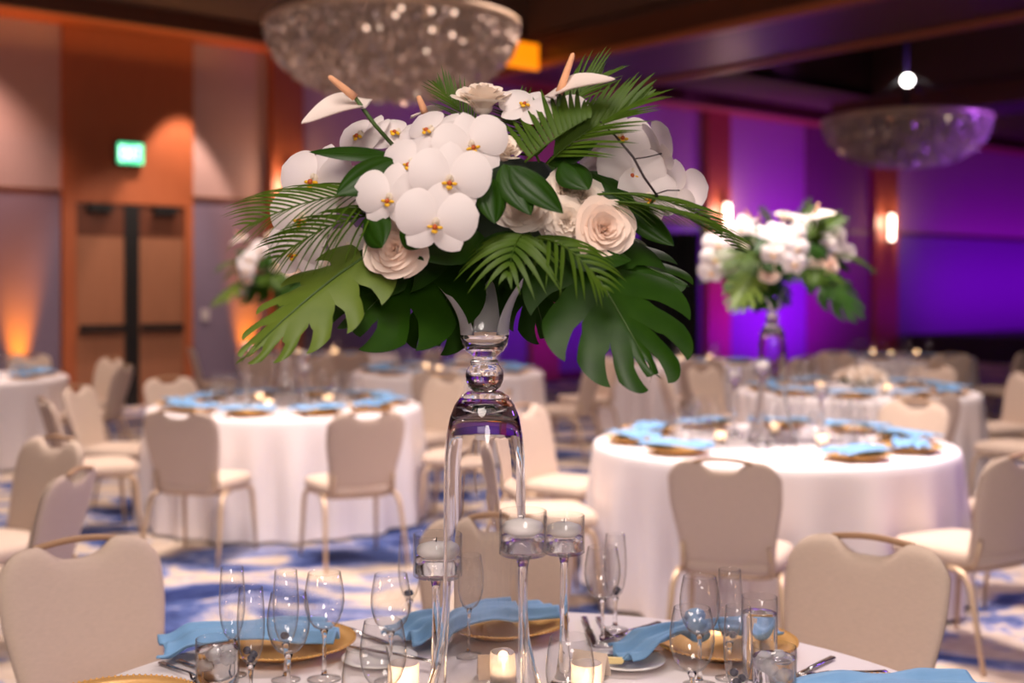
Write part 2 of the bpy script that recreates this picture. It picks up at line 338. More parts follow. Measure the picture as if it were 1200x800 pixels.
# exit signs
M['exit_green'] = emis('exit_face', (70, 215, 150), 1.7); M['exit_white'] = emis('exit_letters', (205, 255, 230), 3.2)
def exit_sign(u, n, z, label, k=1.0):
    e = thing('exit_sign', label, 'exit sign', W(u, n, z), WROT)
    MB().box((-.17*k, -.03, -.135*k), (.17*k, .03, .135*k)).obj('housing', 'blackm', e, smooth=False, bevel=.005)
    MB().box((-.155*k, -.036, -.12*k), (.155*k, -.030, .12*k)).obj('face', 'exit_green', e, smooth=False)
    q = MB(); h = .075*k; tk = .018*k; wd = .05*k
    def seg(x0, z0, x1, z1):
        d = Vector((x1-x0, 0, z1-z0)); nrm = Vector((-d.z, 0, d.x)).normalized()*tk/2; a = Vector((x0, 0, z0)); b_ = Vector((x1, 0, z1))
        vs_ = [a+nrm, a-nrm, b_-nrm, b_+nrm]
        q.add([v+Vector((0, -.041, 0)) for v in vs_]+[v+Vector((0, -.036, 0)) for v in vs_], [(0,1,2,3),(7,6,5,4),(0,4,5,1),(1,5,6,2),(2,6,7,3),(3,7,4,0)])
    x = -.125*k; seg(x, -h, x, h); seg(x, h, x+wd, h); seg(x, 0, x+wd*.8, 0); seg(x, -h, x+wd, -h)
    x = -.058*k; seg(x, -h, x+wd, h); seg(x, h, x+wd, -h)
    x = .02*k; seg(x, -h, x, h)
    x = .055*k; seg(x, h, x+.065*k, h); seg(x+.032*k, -h, x+.032*k, h)
    q.obj('lettering', 'exit_white', e, smooth=False, merge=0)
exit_sign(1.62, -.14, 3.34, 'lit green EXIT sign on the wood panel above the double doors', 1.12)
exit_sign(10.35, -.10, 3.0, 'green EXIT sign on the right wall glimpsed through the bouquet leaves', 1.0)
# wall sconces: frosted tube in a bracket on each wood pilaster
M['sconce'] = emis('sconce_glass', (255, 226, 204), 7)
def sconce(u, label, z=2.93):
    e = thing('wall_sconce', label, 'wall lamp', W(u, -.16, z), WROT, None)
    MB().box((-.06, -.03, -.42), (.06, 0, .30)).obj('back_plate', 'wood_dark', e, smooth=False, bevel=.006)
    MB().tube([(0, -.10, -.30), (0, -.10, .28)], .055, 16).obj('glass_tube', 'sconce', e)
    MB().tube([(0, -.10, -.36), (0, -.10, -.29)], .065, 16).tube([(0, -.10, .27), (0, -.10, .31)], .065, 16).box((-.02, -.06, -.35), (.02, 0, -.31)).obj('holder', 'blackm', e, merge=0)
    l = bpy.data.lights.new('sconce_light', 'POINT'); l.energy = 26; l.color = (1, .62, .42); l.shadow_soft_size = .1
    lo = link(bpy.data.objects.new('sconce_light', l)); lo.location = W(u, -.42, z+.1)
sconce(3.97, 'glowing wall sconce left of the main bouquet'); sconce(13.45, 'glowing wall sconce directly left of the right hand bouquet'); sconce(18.95, 'glowing wall sconce on the far right pilaster')
# glowing panel on the soffit edge standing in for amber light
q = MB(); rbox(q, 5.55, 6.5, -2.75, -2.70, 4.64, 5.0); o = q.obj('amber_soffit_glow', emis('amber_glow', (255, 138, 10), 1.15), smooth=False)
tag(o, 'glowing amber panel standing in for light on the soffit beside the large chandelier', 'light patch')
# low stage with loudspeakers at the far right
q = MB(); rbox(q, 19.6, 30, -3.2, -.3, 0, .55); tag(q.obj('stage_platform', mat('stage_skirt', (38, 22, 40), .9), smooth=False), 'low dark stage platform along the purple wall at far right', 'stage')
def speaker(u, n, label, w_=.62, h=.95, z=.55):
    e = thing('loudspeaker', label, 'speaker', W(u, n, z), WROT+PI*.0-.5, None)
    MB().box((-w_/2, -.3, 0), (w_/2, .3, h)).obj('cabinet', 'blackbox', e, smooth=False, bevel=.015)
    MB().box((-w_/2+.04, -.312, .05), (w_/2-.04, -.3, h-.05)).obj('grille', 'blackm', e, smooth=False)
speaker(20.6, -4.6, 'black loudspeaker at the far right, the left one of two', .66, 1.35, 0); speaker(20.2, -6.2, 'black loudspeaker at the right frame edge, partly cut off', .9, 1.3, 0)
# black folds standing in for an unclear dark shape right of the monstera leaf
q = MB(); pts = []
for i in range(61):
    a = i/60; x = -.40+.8*a; pts.append([(x+.02*math.sin(a*40), .06*math.sin(a*52)+.02*math.sin(a*23), z*2.3) for z in (0, .5, 1)])
q.grid(pts)
pts2 = [[(x, y+.03, z) for (x, y, z) in r] for r in pts]; q.grid(pts2)
o = q.obj('black_folded_shape', 'blackbox', None, loc=P(783, 340, 16.6)*1.0); o.location.z = .01
tag(o, 'tall black folded shape partly hidden behind the right monstera leaf', 'dark shape')
# chandeliers
M['crystal'] = mat('crystal', (216, 194, 176), .12, .5)
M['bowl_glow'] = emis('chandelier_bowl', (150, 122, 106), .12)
M['bowl_purple_lit'] = emis('chandelier_bowl_purple_lit', (110, 92, 120), .03)  # purple light on the far bowl put into its colour
M['lamp_dim'] = emis('candelabra_lamp', (255, 220, 196), 1.6)
M['bulb'] = emis('bulb', (255, 246, 240), 12)
def chandelier(loc, label, lamps=(), bowl='bowl_glow'):
    e = thing('chandelier', label, 'chandelier', loc, 0)
    Rr = 1.2; H_ = .64
    prof = [(Rr*math.sin(a)**.9*.97+.001, -H_*math.cos(a)*.97) for a in [PI/2*k/14 for k in range(15)]]
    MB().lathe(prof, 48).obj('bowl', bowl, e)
    q = MB(); rr = random.Random(3)
    for k in range(1, 26):
        a = PI/2*k/25; r = Rr*math.sin(a)**.9; z = -H_*math.cos(a); n = max(6, int(2*PI*r/.085))
        for j in range(n):
            th = 2*PI*(j+.5*(k % 2))/n; s = .026+.024*rr.random(); c = Vector((r*math.cos(th), r*math.sin(th), z+rr.uniform(-.02, .02)))
            ro = Matrix.Translation(c) @ Matrix.Rotation(rr.uniform(0, 6.28), 4, 'Z') @ Matrix.Rotation(rr.uniform(-.5, .5), 4, 'X')
            q.add([(s,0,0),(0,s,0),(-s,0,0),(0,-s,0),(0,0,s*1.3),(0,0,-s*1.5)], [(0,1,4),(1,2,4),(2,3,4),(3,0,4),(1,0,5),(2,1,5),(3,2,5),(0,3,5)], ro)
    c = q.obj('crystals', 'crystal', e, smooth=False, merge=0); c['kind'] = 'stuff'
    MB().lathe([(1.16, .0), (1.24, .0), (1.24, .07), (1.16, .07), (1.16, 0)], 64).obj('rim', 'chair_metal', e)
    MB().tube([(0, 0, .1), (0, 0, 6.2-loc[2])], .035, 10).obj('rod', 'blackm', e)
    MB().ball((0, -.08, .62), .085, 14, 10).obj('bulb', 'bulb', e)
    for th, z in lamps:
        th -= PI/2; r = Rr*math.sqrt(1-(z/H_)**2)+.03
        MB().ball((r*math.cos(th), r*math.sin(th), z), .022, 10, 8).obj('lamp', 'lamp_dim', e)
    q = MB()
    for j in range(4): th = PI/4+PI/2*j; q.tube([(1.2*math.cos(th), 1.2*math.sin(th), .05), (.02, 0, .75)], .008, 6)
    q.obj('stay_wires', 'blackm', e, merge=0)
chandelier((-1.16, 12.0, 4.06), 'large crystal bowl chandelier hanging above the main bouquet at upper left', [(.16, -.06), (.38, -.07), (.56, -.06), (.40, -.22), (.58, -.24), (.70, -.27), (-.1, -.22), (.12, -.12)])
chandelier((5.92, 18.6, 4.06), 'far purple lit crystal bowl chandelier at upper right', (), 'bowl_purple_lit')
#==FURNITURE==
# ------------------------------------------------------------------ tables (floor-length cloths)
def cloth_mesh(seed):
    r = random.Random(seed); q = MB(); n = 180; pts = []
    ph = [r.uniform(0, 6.28) for _ in range(4)]; nf = 22
    zs = [.76, .76, .7585, .752, .735, .70, .60, .45, .30, .15, .02]
    rs = [.02, .5, .895, .912, .92, .924, .93, .935, .94, .945, .95]
    for i in range(n):
        th = 2*PI*i/n; row = []
        fold = math.sin(nf*th+ph[0]+1.2*math.sin(3*th+ph[1]))*.6+math.sin(13*th+ph[2])*.4
        fold = (abs(fold)**.8)*(1 if fold > 0 else -1)
        for z, rad in zip(zs, rs):
            amp = .030*sm(.74, .35, z)+.012*sm(.3, 0, z)
            row.append(((rad+amp*fold)*math.cos(th), (rad+amp*fold)*math.sin(th), z))
        pts.append(row)
    q.grid(pts, closeu=True); return q
T = {'near': (0, 2.12), 'left': (-1.535, 8.4), 'right': (1.338, 6.36), 'farleft': (-4.95, 11.1), 'rightback': (2.68, 9.62), 'back': (-.62, 11.9), 'farback': (-2.3, 15.0), 'farmid': (1.9, 13.6), 'farright': (4.5, 14.6)}
TL = {'near': 'round white-clothed table in the foreground carrying the tall vase', 'left': 'round white-clothed table at mid left, second nearest on that side',
      'right': 'round white-clothed table at mid right under the second bouquet', 'farleft': 'round white-clothed table cut off by the left frame edge',
      'rightback': 'round white-clothed right rear table carrying low white flowers', 'back': 'white-clothed centre rear table behind the mid left one, level with the vase neck',
      'farback': 'far white-clothed table at the back left, below the big leaves', 'farmid': 'far white-clothed table at back centre in lavender light', 'farright': 'farthest white-clothed table in front of the purple wall'}
for i, (k, (x, y)) in enumerate(T.items()):
    o = cloth_mesh(i+3).obj('banquet_table', 'linen', None, (x, y, 0)); tag(o, TL[k], 'table')
    o.rotation_euler.z = i*.7
TZ = .761
# ------------------------------------------------------------------ chairs
def make_chair():
    c = thing('banquet_chair', 'x', 'chair')
    # seat cushion
    pts = []; n = 48
    for i in range(n):
        th = 2*PI*i/n; cx, sx = math.cos(th), math.sin(th)
        sx_ = abs(cx)**.42*(1 if cx > 0 else -1); sy_ = abs(sx)**.42*(1 if sx > 0 else -1)
        wd = .222+.018*sy_
        row = []
        for (k, z) in ((.0, .400), (.93, .400), (.985, .408), (1.0, .43), (.985, .452), (.93, .466), (.75, .474), (.4, .479), (0, .481)):
            row.append((sx_*wd*k, sy_*.232*k+.01, z))
        pts.append(row)
    MB().grid(pts, closeu=True).obj('seat', 'chair_fabric', c)
    # backrest, leaning backwards
    nu, nv = 40, 22; front = []; back = []
    for i in range(nu+1):
        u = -1+2*i/nu; u = math.copysign(1-(1-abs(u))**1.35, u)
        top = .446-.068*abs(u)**8-.046*math.exp(-(u/.37)**4)-.008*abs(u)**2
        fr, bk = [], []
        for j in range(nv+1):
            v = j/nv; v = 1-(1-v)**1.35 if v > .5 else v
            hz = v*top
            hw = .192+.030*sm(.0, .30, hz)-.004*math.sin(hz*14)
            e = max(0, (1-abs(u)**10))**.5*max(0, 1-abs(2*v-1)**12)**.5
            x = u*hw; yb = -.20-.115*(hz/.43)-.022*math.cos(u*1.4)+.02
            fr.append((x, yb+.004+.026*e+.006*math.sin(PI*min(1, v))*math.cos(u*1.5), .428+hz)); bk.append((x, yb-.018*e, .428+hz))
        front.append(fr); back.append(bk)
    MB().grid(front).grid(back).obj('backrest', 'chair_fabric', c, merge=4e-4)
    # handle rail behind the cut-out
    pa = [(-.115+.23*i/12, -.322+.004*math.cos((i-6)/4), .864+.012*math.sin(PI*i/12)) for i in range(13)]
    q = MB(); q.grid([[(x, y-.007, z-.008), (x, y+.006, z-.008), (x, y+.007, z+.007), (x, y-.006, z+.008)] for (x, y, z) in pa], closev=True)
    q.obj('handle', 'chair_handle', c)
    # frame ring and legs
    ring = [(.19*math.copysign(abs(math.cos(a))**.5, math.cos(a)), .205*math.copysign(abs(math.sin(a))**.5, math.sin(a))+.005, .393) for a in [2*PI*k/32 for k in range(33)]]
    q = MB().tube(ring, .011, 8)
    for s in (-1, 1): q.tube([(s*.175, -.17, .395), (s*.18, -.215, .42), (s*.175, -.235, .52)], .010, 8)
    q.obj('seat_frame', 'chair_metal', c, merge=0)
    for s in (-1, 1):
        MB().tube([(s*.195, -.04, .394), (s*.207, -.14, .392), (s*.214, -.19, .375), (s*.219, -.222, .33), (s*.228, -.262, .16), (s*.236, -.30, .0)], [.013, .014, .014, .014, .012, .009], 10).obj('leg', 'chair_metal', c)
        MB().tube([(s*.195, .06, .394), (s*.207, .15, .392), (s*.214, .19, .375), (s*.218, .205, .33), (s*.224, .22, .16), (s*.23, .235, .0)], [.013, .014, .014, .014, .012, .009], 10).obj('leg', 'chair_metal', c)
    return c
chair0 = make_chair()
CH = []
def seat_at(tab, x, y, label, rmin=1.52, yaw=0):
    tx, ty = T[tab] if isinstance(tab, str) else tab
    d = Vector((tx-x, ty-y)); r = d.length; d.normalize()
    if r < rmin: x, y = tx-d.x*rmin, ty-d.y*rmin
    o = Vector((x, y))+d*.31
    CH.append(place(chair0, (o.x, o.y, 0), math.atan2(-d.x, d.y)+yaw, label))
seat_at('near', -1.16, 3.30, 'beige banquet chair in the near left corner, facing the foreground table')
seat_at('near', .965, 3.33, 'beige banquet chair at the near right, facing the foreground table')
seat_at('near', -.05, 3.66, 'beige banquet chair straight behind the tall glass vase')
seat_at('right', .83, 4.87, 'beige chair seen from behind at the front of the mid right table')
seat_at('right', 2.08, 5.06, 'beige chair at the right frame edge, seat toward the mid right table')
seat_at('right', 2.42, 7.42, 'cream chair facing the camera at the back of the mid right table')
seat_at('right', .12, 7.15, 'cream chair right of the vase, left side of the mid right table, farther one')
seat_at('right', -.15, 6.03, 'chair half hidden by the vase, its seat touching the mid right table')
seat_at('right', 2.86, 6.15, 'chair beyond the right side of the mid right table, only its seat showing')
seat_at('left', -1.86, 6.88, 'beige chair seen from behind at the front left of the mid left table')
seat_at('left', -.79, 6.80, 'beige chair seen from behind at the front right of the mid left table')
seat_at('left', -2.72, 7.72, 'beige chair at the left side of the mid left table, nearer of the pair', 1.56)
seat_at('left', -3.02, 8.62, 'beige chair at the left side of the mid left table, farther of the pair')
seat_at('left', -2.62, 9.45, 'cream chair facing the camera behind the mid left table, in front of the doors')
seat_at('left', -.50, 9.50, 'cream chair with tan handle left of the vase, behind the mid left table')
seat_at('left', -.03, 8.18, 'chair behind the vase with its seat toward the mid left table')
seat_at((-3.0, 4.2), -2.06, 5.60, 'cream chair at left edge showing its padded front, behind the near left chair')
seat_at((-3.35, 4.7), -1.62, 4.6, 'beige chair at left showing its back, directly behind the near left chair')
seat_at((-3.2, 3.6), -1.78, 3.75, 'chair cut off at the left frame edge with only its white seat corner showing')
seat_at('farleft', -4.0, 12.2, 'chair at the right of the far left table, in front of the doors')
seat_at('farleft', -5.0, 12.85, 'chair behind the far left table by the amber light')
seat_at('farleft', -3.45, 11.0, 'chair at the near right of the far left table, its seat showing')
seat_at('rightback', 1.25, 9.55, 'beige chair at the left of the table behind the mid right table')
seat_at('rightback', 1.65, 10.75, 'beige chair behind the mid right table, next to the far vase')
seat_at('rightback', 2.72, 8.08, 'beige chair from behind, top showing above the cream chair at mid right')
seat_at('rightback', 4.18, 10.0, 'cream chair at the right frame edge in the back, farther of the pair')
seat_at('rightback', 3.75, 8.45, 'beige chair at the right frame edge in the back, nearer of the pair')
seat_at('rightback', 3.72, 10.95, 'cream chair facing the camera behind the low white flowers')
seat_at('back', .72, 11.3, 'shaded chair showing its back, right of the vase neck')
seat_at('back', 1.02, 12.6, 'chair in profile right of the shaded chair behind the vase')
seat_at('back', -.62, 10.35, 'beige chair seen from behind at the front of the centre rear table')
seat_at('back', -1.9, 11.0, 'beige chair at the left front of the centre rear table')
seat_at('back', -2.0, 12.7, 'beige chair at the left back of the centre rear table')
seat_at('back', -.4, 13.5, 'beige chair at the rear of the centre rear table')
for k, (tb, angs) in enumerate((('farback', (250, 290, 335, 200)), ('farmid', (268, 312)), ('farright', (230, 275)))):
    for j, a in enumerate(angs):
        nm = {'farback': 'far back left table', 'farmid': 'far back centre table', 'farright': 'farthest table before the purple wall'}[tb]
        od = ['leftmost', 'second', 'third', 'fourth']
        aa = sorted(angs, key=lambda q_: math.cos(math.radians(q_))); rk = aa.index(a)
        ps = od[rk] + (' from the left' if rk else '')
        seat_at(tb, T[tb][0]+1.56*math.cos(math.radians(a)), T[tb][1]+1.56*math.sin(math.radians(a)), 'blurred beige chair at the %s, %s there' % (nm, ps))
seat_at('farright', 5.6, 13.45, 'brown shaded chair beside the loudspeakers at far right')
#==TABLEWARE==
# ------------------------------------------------------------------ glassware
wine_bowl = [(.0005, .100), (.010, .101), (.022, .108), (.032, .122), (.038, .140), (.0402, .156), (.0395, .175), (.0362, .197), (.0325, .215), (.0318, .2155), (.0316, .2145), (.0355, .196), (.0386, .175), (.0393, .156), (.0371, .1405), (.0312, .123), (.0215, .1095), (.010, .1035), (.0005, .103)]
flute_bowl = [(.0005, .072), (.008, .075), (.016, .086), (.022, .104), (.0255, .13), (.0262, .155), (.0248, .185), (.0222, .220), (.0215, .2205), (.0212, .2195), (.0240, .185), (.0254, .155), (.0246, .13), (.0212, .105), (.0152, .088), (.008, .078), (.0005, .0765)]
def foot_prof(r): return [(.0005, 0), (r*.6, 0), (r, .0012), (r, .0025), (r*.55, .004), (.010, .0075), (.006, .012)]
def wine(detail=True, label='x', kind='w'):
    bowl, zb, fr, nm = (wine_bowl, .101, .034, 'wine_glass') if kind == 'w' else (flute_bowl, .075, .029, 'champagne_flute')
    cat = 'wine glass' if kind == 'w' else 'champagne flute'
    st = [(.0062, .0105), (.0042, .022), (.0034, .04), (.0034, zb-.03), (.0048, zb-.012), (.0085, zb-.001), (.0005, zb+.0005)]
    if not detail:
        return tag(MB().lathe(foot_prof(fr)[:-1]+st[:-1]+bowl[1:10], 20).obj(nm, 'glass'), label, cat)
    e = thing(nm, label, cat)
    MB().lathe(bowl, 40).obj('bowl', 'glass', e)
    MB().lathe([(.0005, .0105)]+st, 14).obj('stem', 'solid', e)
    MB().lathe(foot_prof(fr)+[(.0005, .012)], 36).obj('foot', 'glass', e)
    return e
def tumbler(detail=True, label='x'):
    q = MB().lathe([(.0005, 0), (.034, 0), (.0375, .004), (.041, .04), (.0425, .09), (.0415, .110), (.0405, .1105), (.0400, .109), (.0410, .09), (.0395, .04), (.036, .010), (.0005, .008)], 36 if detail else 16)
    if not detail: return tag(q.obj('water_tumbler', 'glass'), label, 'water glass')
    e = thing('water_tumbler', label, 'water glass'); q.obj('glass', 'glass', e)
    r = random.Random(5); s = MB().lathe([(.0005, .009), (.0352, .011), (.0386, .04), (.040, .088), (.0395, .0905), (.02, .0905), (.0005, .0905)], 36); s.obj('water', 'water', e)
    ic = MB()
    for k in range(5):
        a = k*1.5; T_ = Matrix.Translation((.018*math.cos(a), .018*math.sin(a), .086-.013*(k % 3))) @ Matrix.Rotation(a*2, 4, (1, .6, .3)); ic.box((-.011, -.011, -.010), (.011, .011, .010), T_)
    ic.obj('ice', 'ice', e, merge=0, bevel=.003)
    return e
wine0, flute0, tumb0 = wine(True, kind='w'), wine(True, kind='f'), tumbler(True)
def berry_at(x, y, z, k, label):
    o = place(berry0, (x, y, z), k, label, 'blueberries in the champagne flutes'); o.rotation_euler = (k*1.3, k*.7, k)
q = MB().ball((0, 0, 0), .0075, 14, 10); q.tube([(0, 0, .0068), (0, 0, .0082)], [.0026, .0034], 8)
berry0 = tag(q.obj('blueberry', 'berry'), 'x', 'blueberry')
def base_from(px, py, Y): return ((px-600)/FPX*Y, Y)
def tgl(src, px, Y, label): return place(src, ((px-600)/FPX*Y, Y, TZ), px*.37, label)
WG = [(338, 2.31, 'wine glass at left beside the blueberry flute, front one of the left pair'), (380, 2.475, 'wine glass of the left place setting, right of the rear flute'),
      (458, 2.46, 'wine glass standing left of the pale floating candle cup'), (545, 2.64, 'wine glass seen through the vase, in front of the blue napkin'),
      (706, 2.72, 'wine glass right of the two tall candle cups'), (820, 2.44, 'wine glass at right directly in front of the rolled blue napkin'), (811, 2.20, 'large near wine glass at lower right, left of the blueberry flute'),
      (430, 1.95, 'out of focus wine glass at the bottom, left of the vase base'), (449, 2.11, 'out of focus wine glass at the bottom, touching the vase base view'), (668, 2.015, 'out of focus wine glass at the bottom, right of the near candle stem')]
for px, Y, lb in WG: tgl(wine0, px, Y, lb)
SHORT = {294: 'far left champagne flute', 335: 'rear left champagne flute', 480: 'flute behind the left candle cup', 721: 'flute right of the candle cups', 855: 'rear right champagne flute', 865: 'near right champagne flute'}
FL = [(294, 2.33, 'champagne flute at far left with blueberries at its base', 3), (272, 2.50, 'empty champagne flute half hidden behind the far left blueberry flute', 0), (335, 2.47, 'rear champagne flute at left with two blueberries, behind the wine glass', 2),
      (480, 2.82, 'champagne flute behind the left floating candle cup', 2), (721, 2.84, 'champagne flute behind the wine glass right of the candle cups', 2), (855, 2.48, 'tall rear champagne flute at right, its rim highest there', 2), (865, 2.19, 'near champagne flute at lower right with three blueberries', 3)]
for px, Y, lb, nb in FL:
    o = tgl(flute0, px, Y, lb)
    for k in range(nb):
        a = k*2.4+px; r_ = .0075 if nb > 1 else 0
        berry_at(o.location.x+r_*math.cos(a), o.location.y+r_*math.sin(a), TZ+.088+.006*(k > 1)+(.004*k), k+1, 'dark blueberry in the ' + SHORT[px])
for px, Y, lb in ((255, 2.38, 'iced water tumbler at the lower left corner of the foreground table'), (890, 2.43, 'taller iced water glass behind the right flutes, before the gold charger'), (907, 2.33, 'iced water tumbler at lower right, nearest the camera there')): 
    o = tgl(tumb0, px, Y, lb)
    if px == 890: 
        o.scale = (.84, .84, 1.62)
        for c in list(o.children):
            if c.name.startswith('ice'): bpy.data.objects.remove(c)
# ------------------------------------------------------------------ chargers, napkins, plates, cutlery
def charger():
    e = thing('charger_plate', 'x', 'charger plate')
    MB().lathe([(.0005, .004), (.10, .004), (.112, .010), (.14, .019), (.163, .026), (.165, .028), (.163, .0295), (.138, .023), (.112, .014), (.10, .009), (.0005, .009)], 72).obj('plate', 'gold', e)
    q = MB()
    for k in range(84): a = 2*PI*k/84; q.ball((.164*math.cos(a), .164*math.sin(a), .0285), .0034, 6, 4)
    q.obj('beaded_rim', 'gold', e, merge=0); e.scale = (.93, .93, 1)
    return e
charger0 = charger()
def napkin_mesh(L=.37, w0=.05, w1=.13, lift=.032, seed=1, droop=.023):
    r = random.Random(seed); p = r.uniform(0, 6); top = []; bot = []
    for i in range(49):
        a = -1+i/24; x = a*L/2; wd = w0+(w1-w0)*sm(.06, .8, abs(a)); row = []; row2 = []
        for j in range(29):
            b_ = -1+j/14; f = .5*math.sin(b_*7+p+a*1.5)+.5*math.sin(b_*12+p*2+a*2)
            z = lift*(1-.5*sm(.1, .8, abs(a)))*(1-.35*b_*b_)+.010*f*sm(.05, .5, abs(a))+.004*f
            z = max(z, .002)-droop*sm(.115, .165, x); y = b_*wd/2+.02*a*a*math.sin(a*2+p); xx = x+.012*math.sin(b_*3+p)*abs(a)
            row.append((xx, y, z+.006)); row2.append((xx, y*.985, z+.001))
        top.append(row); bot.append(row2)
    q = MB().grid(top).grid(bot); n = len(top)
    for side in (0, -1): q.grid([[top[i][side], bot[i][side]] for i in range(n)])
    for end in (0, -1): q.grid([[top[end][j], bot[end][j]] for j in range(29)])
    return q
def napkin():
    e = thing('knotted_napkin', 'x', 'napkin')
    napkin_mesh().obj('cloth', 'napkin', e, merge=3e-4)
    q = MB(); ring = [(.007*math.sin(2*a), .027*math.cos(a), .030+.019*math.sin(a)) for a in [2*PI*k/28 for k in range(29)]]
    q.tube(ring, [.013+.004*math.sin(k*.9) for k in range(29)], 10)
    for v in q.v: v.x *= 1.5
    q.obj('knot', 'napkin', e)
    return e
napkin0 = napkin()
draped0 = tag(napkin_mesh(.36, .13, .15, .022, 5).obj('draped_napkin', 'napkin', merge=3e-4), 'x', 'napkin')
flat0 = tag(napkin_mesh(.33, .16, .175, .014, 3, 0).obj('folded_napkin', 'napkin', merge=3e-4), 'x', 'napkin')
def cutlery(kind):
    q = MB(); Lh = .20
    def strip(st):                                             # [(x, half width, z, thickness)]
        q.grid([[(x, -h, z), (x, -h*.6, z+t_), (x, h*.6, z+t_), (x, h, z), (x, h*.6, z-t_*.4), (x, -h*.6, z-t_*.4)] for x, h, z, t_ in st], closev=True)
        for e in (0, -1): pass
    if kind == 'fork':
        strip([(-.10, .001, .003, .001), (-.098, .008, .003, .002), (-.06, .006, .004, .002), (0, .0035, .008, .002), (.03, .003, .010, .002), (.045, .008, .008, .0016), (.055, .012, .006, .0014)])
        for k in range(4): y = -.0096+.0064*k; q.tube([(.054, y, .006), (.075, y, .005), (.098, y, .010)], [.0021, .0019, .0008], 6)
    elif kind == 'knife':
        strip([(-.115, .001, .003, .001), (-.112, .008, .003, .003), (-.05, .007, .004, .003), (-.005, .006, .004, .003), (.0, .009, .003, .001), (.06, .010, .003, .001), (.10, .007, .003, .001), (.118, .001, .003, .0005)])
    else:
        strip([(-.10, .001, .003, .001), (-.098, .008, .003, .002), (-.06, .006, .004, .002), (0, .0035, .008, .002), (.04, .003, .010, .002), (.048, .008, .007, .0015), (.06, .016, .004, .0012), (.08, .018, .0035, .001), (.095, .012, .005, .001), (.103, .001, .008, .0006)])
    return q
M_ = {k: tag(cutlery(k).obj('table_'+k, 'steel'), 'x', k) for k in ('fork', 'knife', 'spoon')}
bk = tag(cutlery('knife').obj('butter_knife', 'steel'), 'x', 'butter knife')
bread0 = tag(MB().lathe([(.0005, .003), (.045, .003), (.052, .006), (.078, .012), (.080, .014), (.078, .0155), (.052, .010), (.045, .0075), (.0005, .0075)], 56).obj('bread_plate', 'china'), 'x', 'bread plate')
def around(tab, deg, r, t_=0):
    a = math.radians(deg); c = T[tab]; d = Vector((math.cos(a), math.sin(a))); p = Vector(c)+d*r+Vector((-d.y, d.x))*t_*-1
    return p.x, p.y, a
SET = [(12, .73, 'right edge'), (50, .715, 'right'), (92, .71, 'middle'), (132, .735, 'left'), (169, .735, 'left edge')]
for deg, r, nm in SET:
    x, y, a = around('near', deg, r)
    where = {'right edge': 'at the lower right frame edge', 'right': 'before the near right chair', 'middle': 'behind the vase', 'left': 'before the near left chair', 'left edge': 'at the lower left frame edge'}[nm]
    place(charger0, (x, y, TZ), a, 'gold charger plate with beaded rim %s' % where)
    if nm != 'left edge':
        nd, off = {'right edge': (8, .0), 'right': (200, .075), 'middle': (212, .075), 'left': (192, .075)}[nm]
        na = math.radians(nd)
        place(flat0 if nm == 'right edge' else napkin0 if nm == 'right' else draped0, (x+off*math.cos(na), y+off*math.sin(na), TZ+.0335), na, ('flat folded' if nm == 'right edge' else 'knotted' if nm == 'right' else 'draped')+' blue napkin %s' % {'right edge': 'at the bottom right corner of the table', 'right': 'rolled behind the right wine glasses', 'middle': 'trailing off the gold plate behind the vase', 'left': 'behind the left wine glasses'}[nm])
    for k, (kind, tt) in enumerate((('fork', -.20), ('fork', -.235), ('knife', .20), ('spoon', .235))):
        if nm == 'middle' and tt in (-.235,) or nm != 'middle' and tt == .235: continue
        cx, cy, _ = around('near', deg, r-.01+.012*(k % 2), tt)
        place(M_[kind], (cx, cy, TZ), a+PI, '%s %s of the gold charger %s' % (kind if k != 1 else 'outer fork', 'right' if tt > 0 else 'left', where))
    if nm in ('right', 'left'):
        pass
for (px, Y, lb, rz, dk) in ((735, 2.57, 'right', .35, 0), (445, 2.585, 'left', 2.6, 0)):
    x = (px-600)/FPX*Y
    place(bread0, (x, Y, TZ), 0, 'white bread plate %s' % ('with a butter stick right of the vase' if lb == 'right' else 'left of the vase'))
    place(bk, (x-.03 if lb == 'right' else x+.02, Y+.01, TZ+.014), rz, 'butter knife resting on the %s bread plate' % lb)
bt = MB().box((-.03, -.008, 0), (.03, .008, .012)).obj('butter_stick', 'butter', None, ((714-600)/FPX*2.53, 2.535, TZ+.0155), smooth=False, bevel=.003); bt.rotation_euler.z = -.12
tag(bt, 'small yellow butter stick on the right bread plate', 'butter')
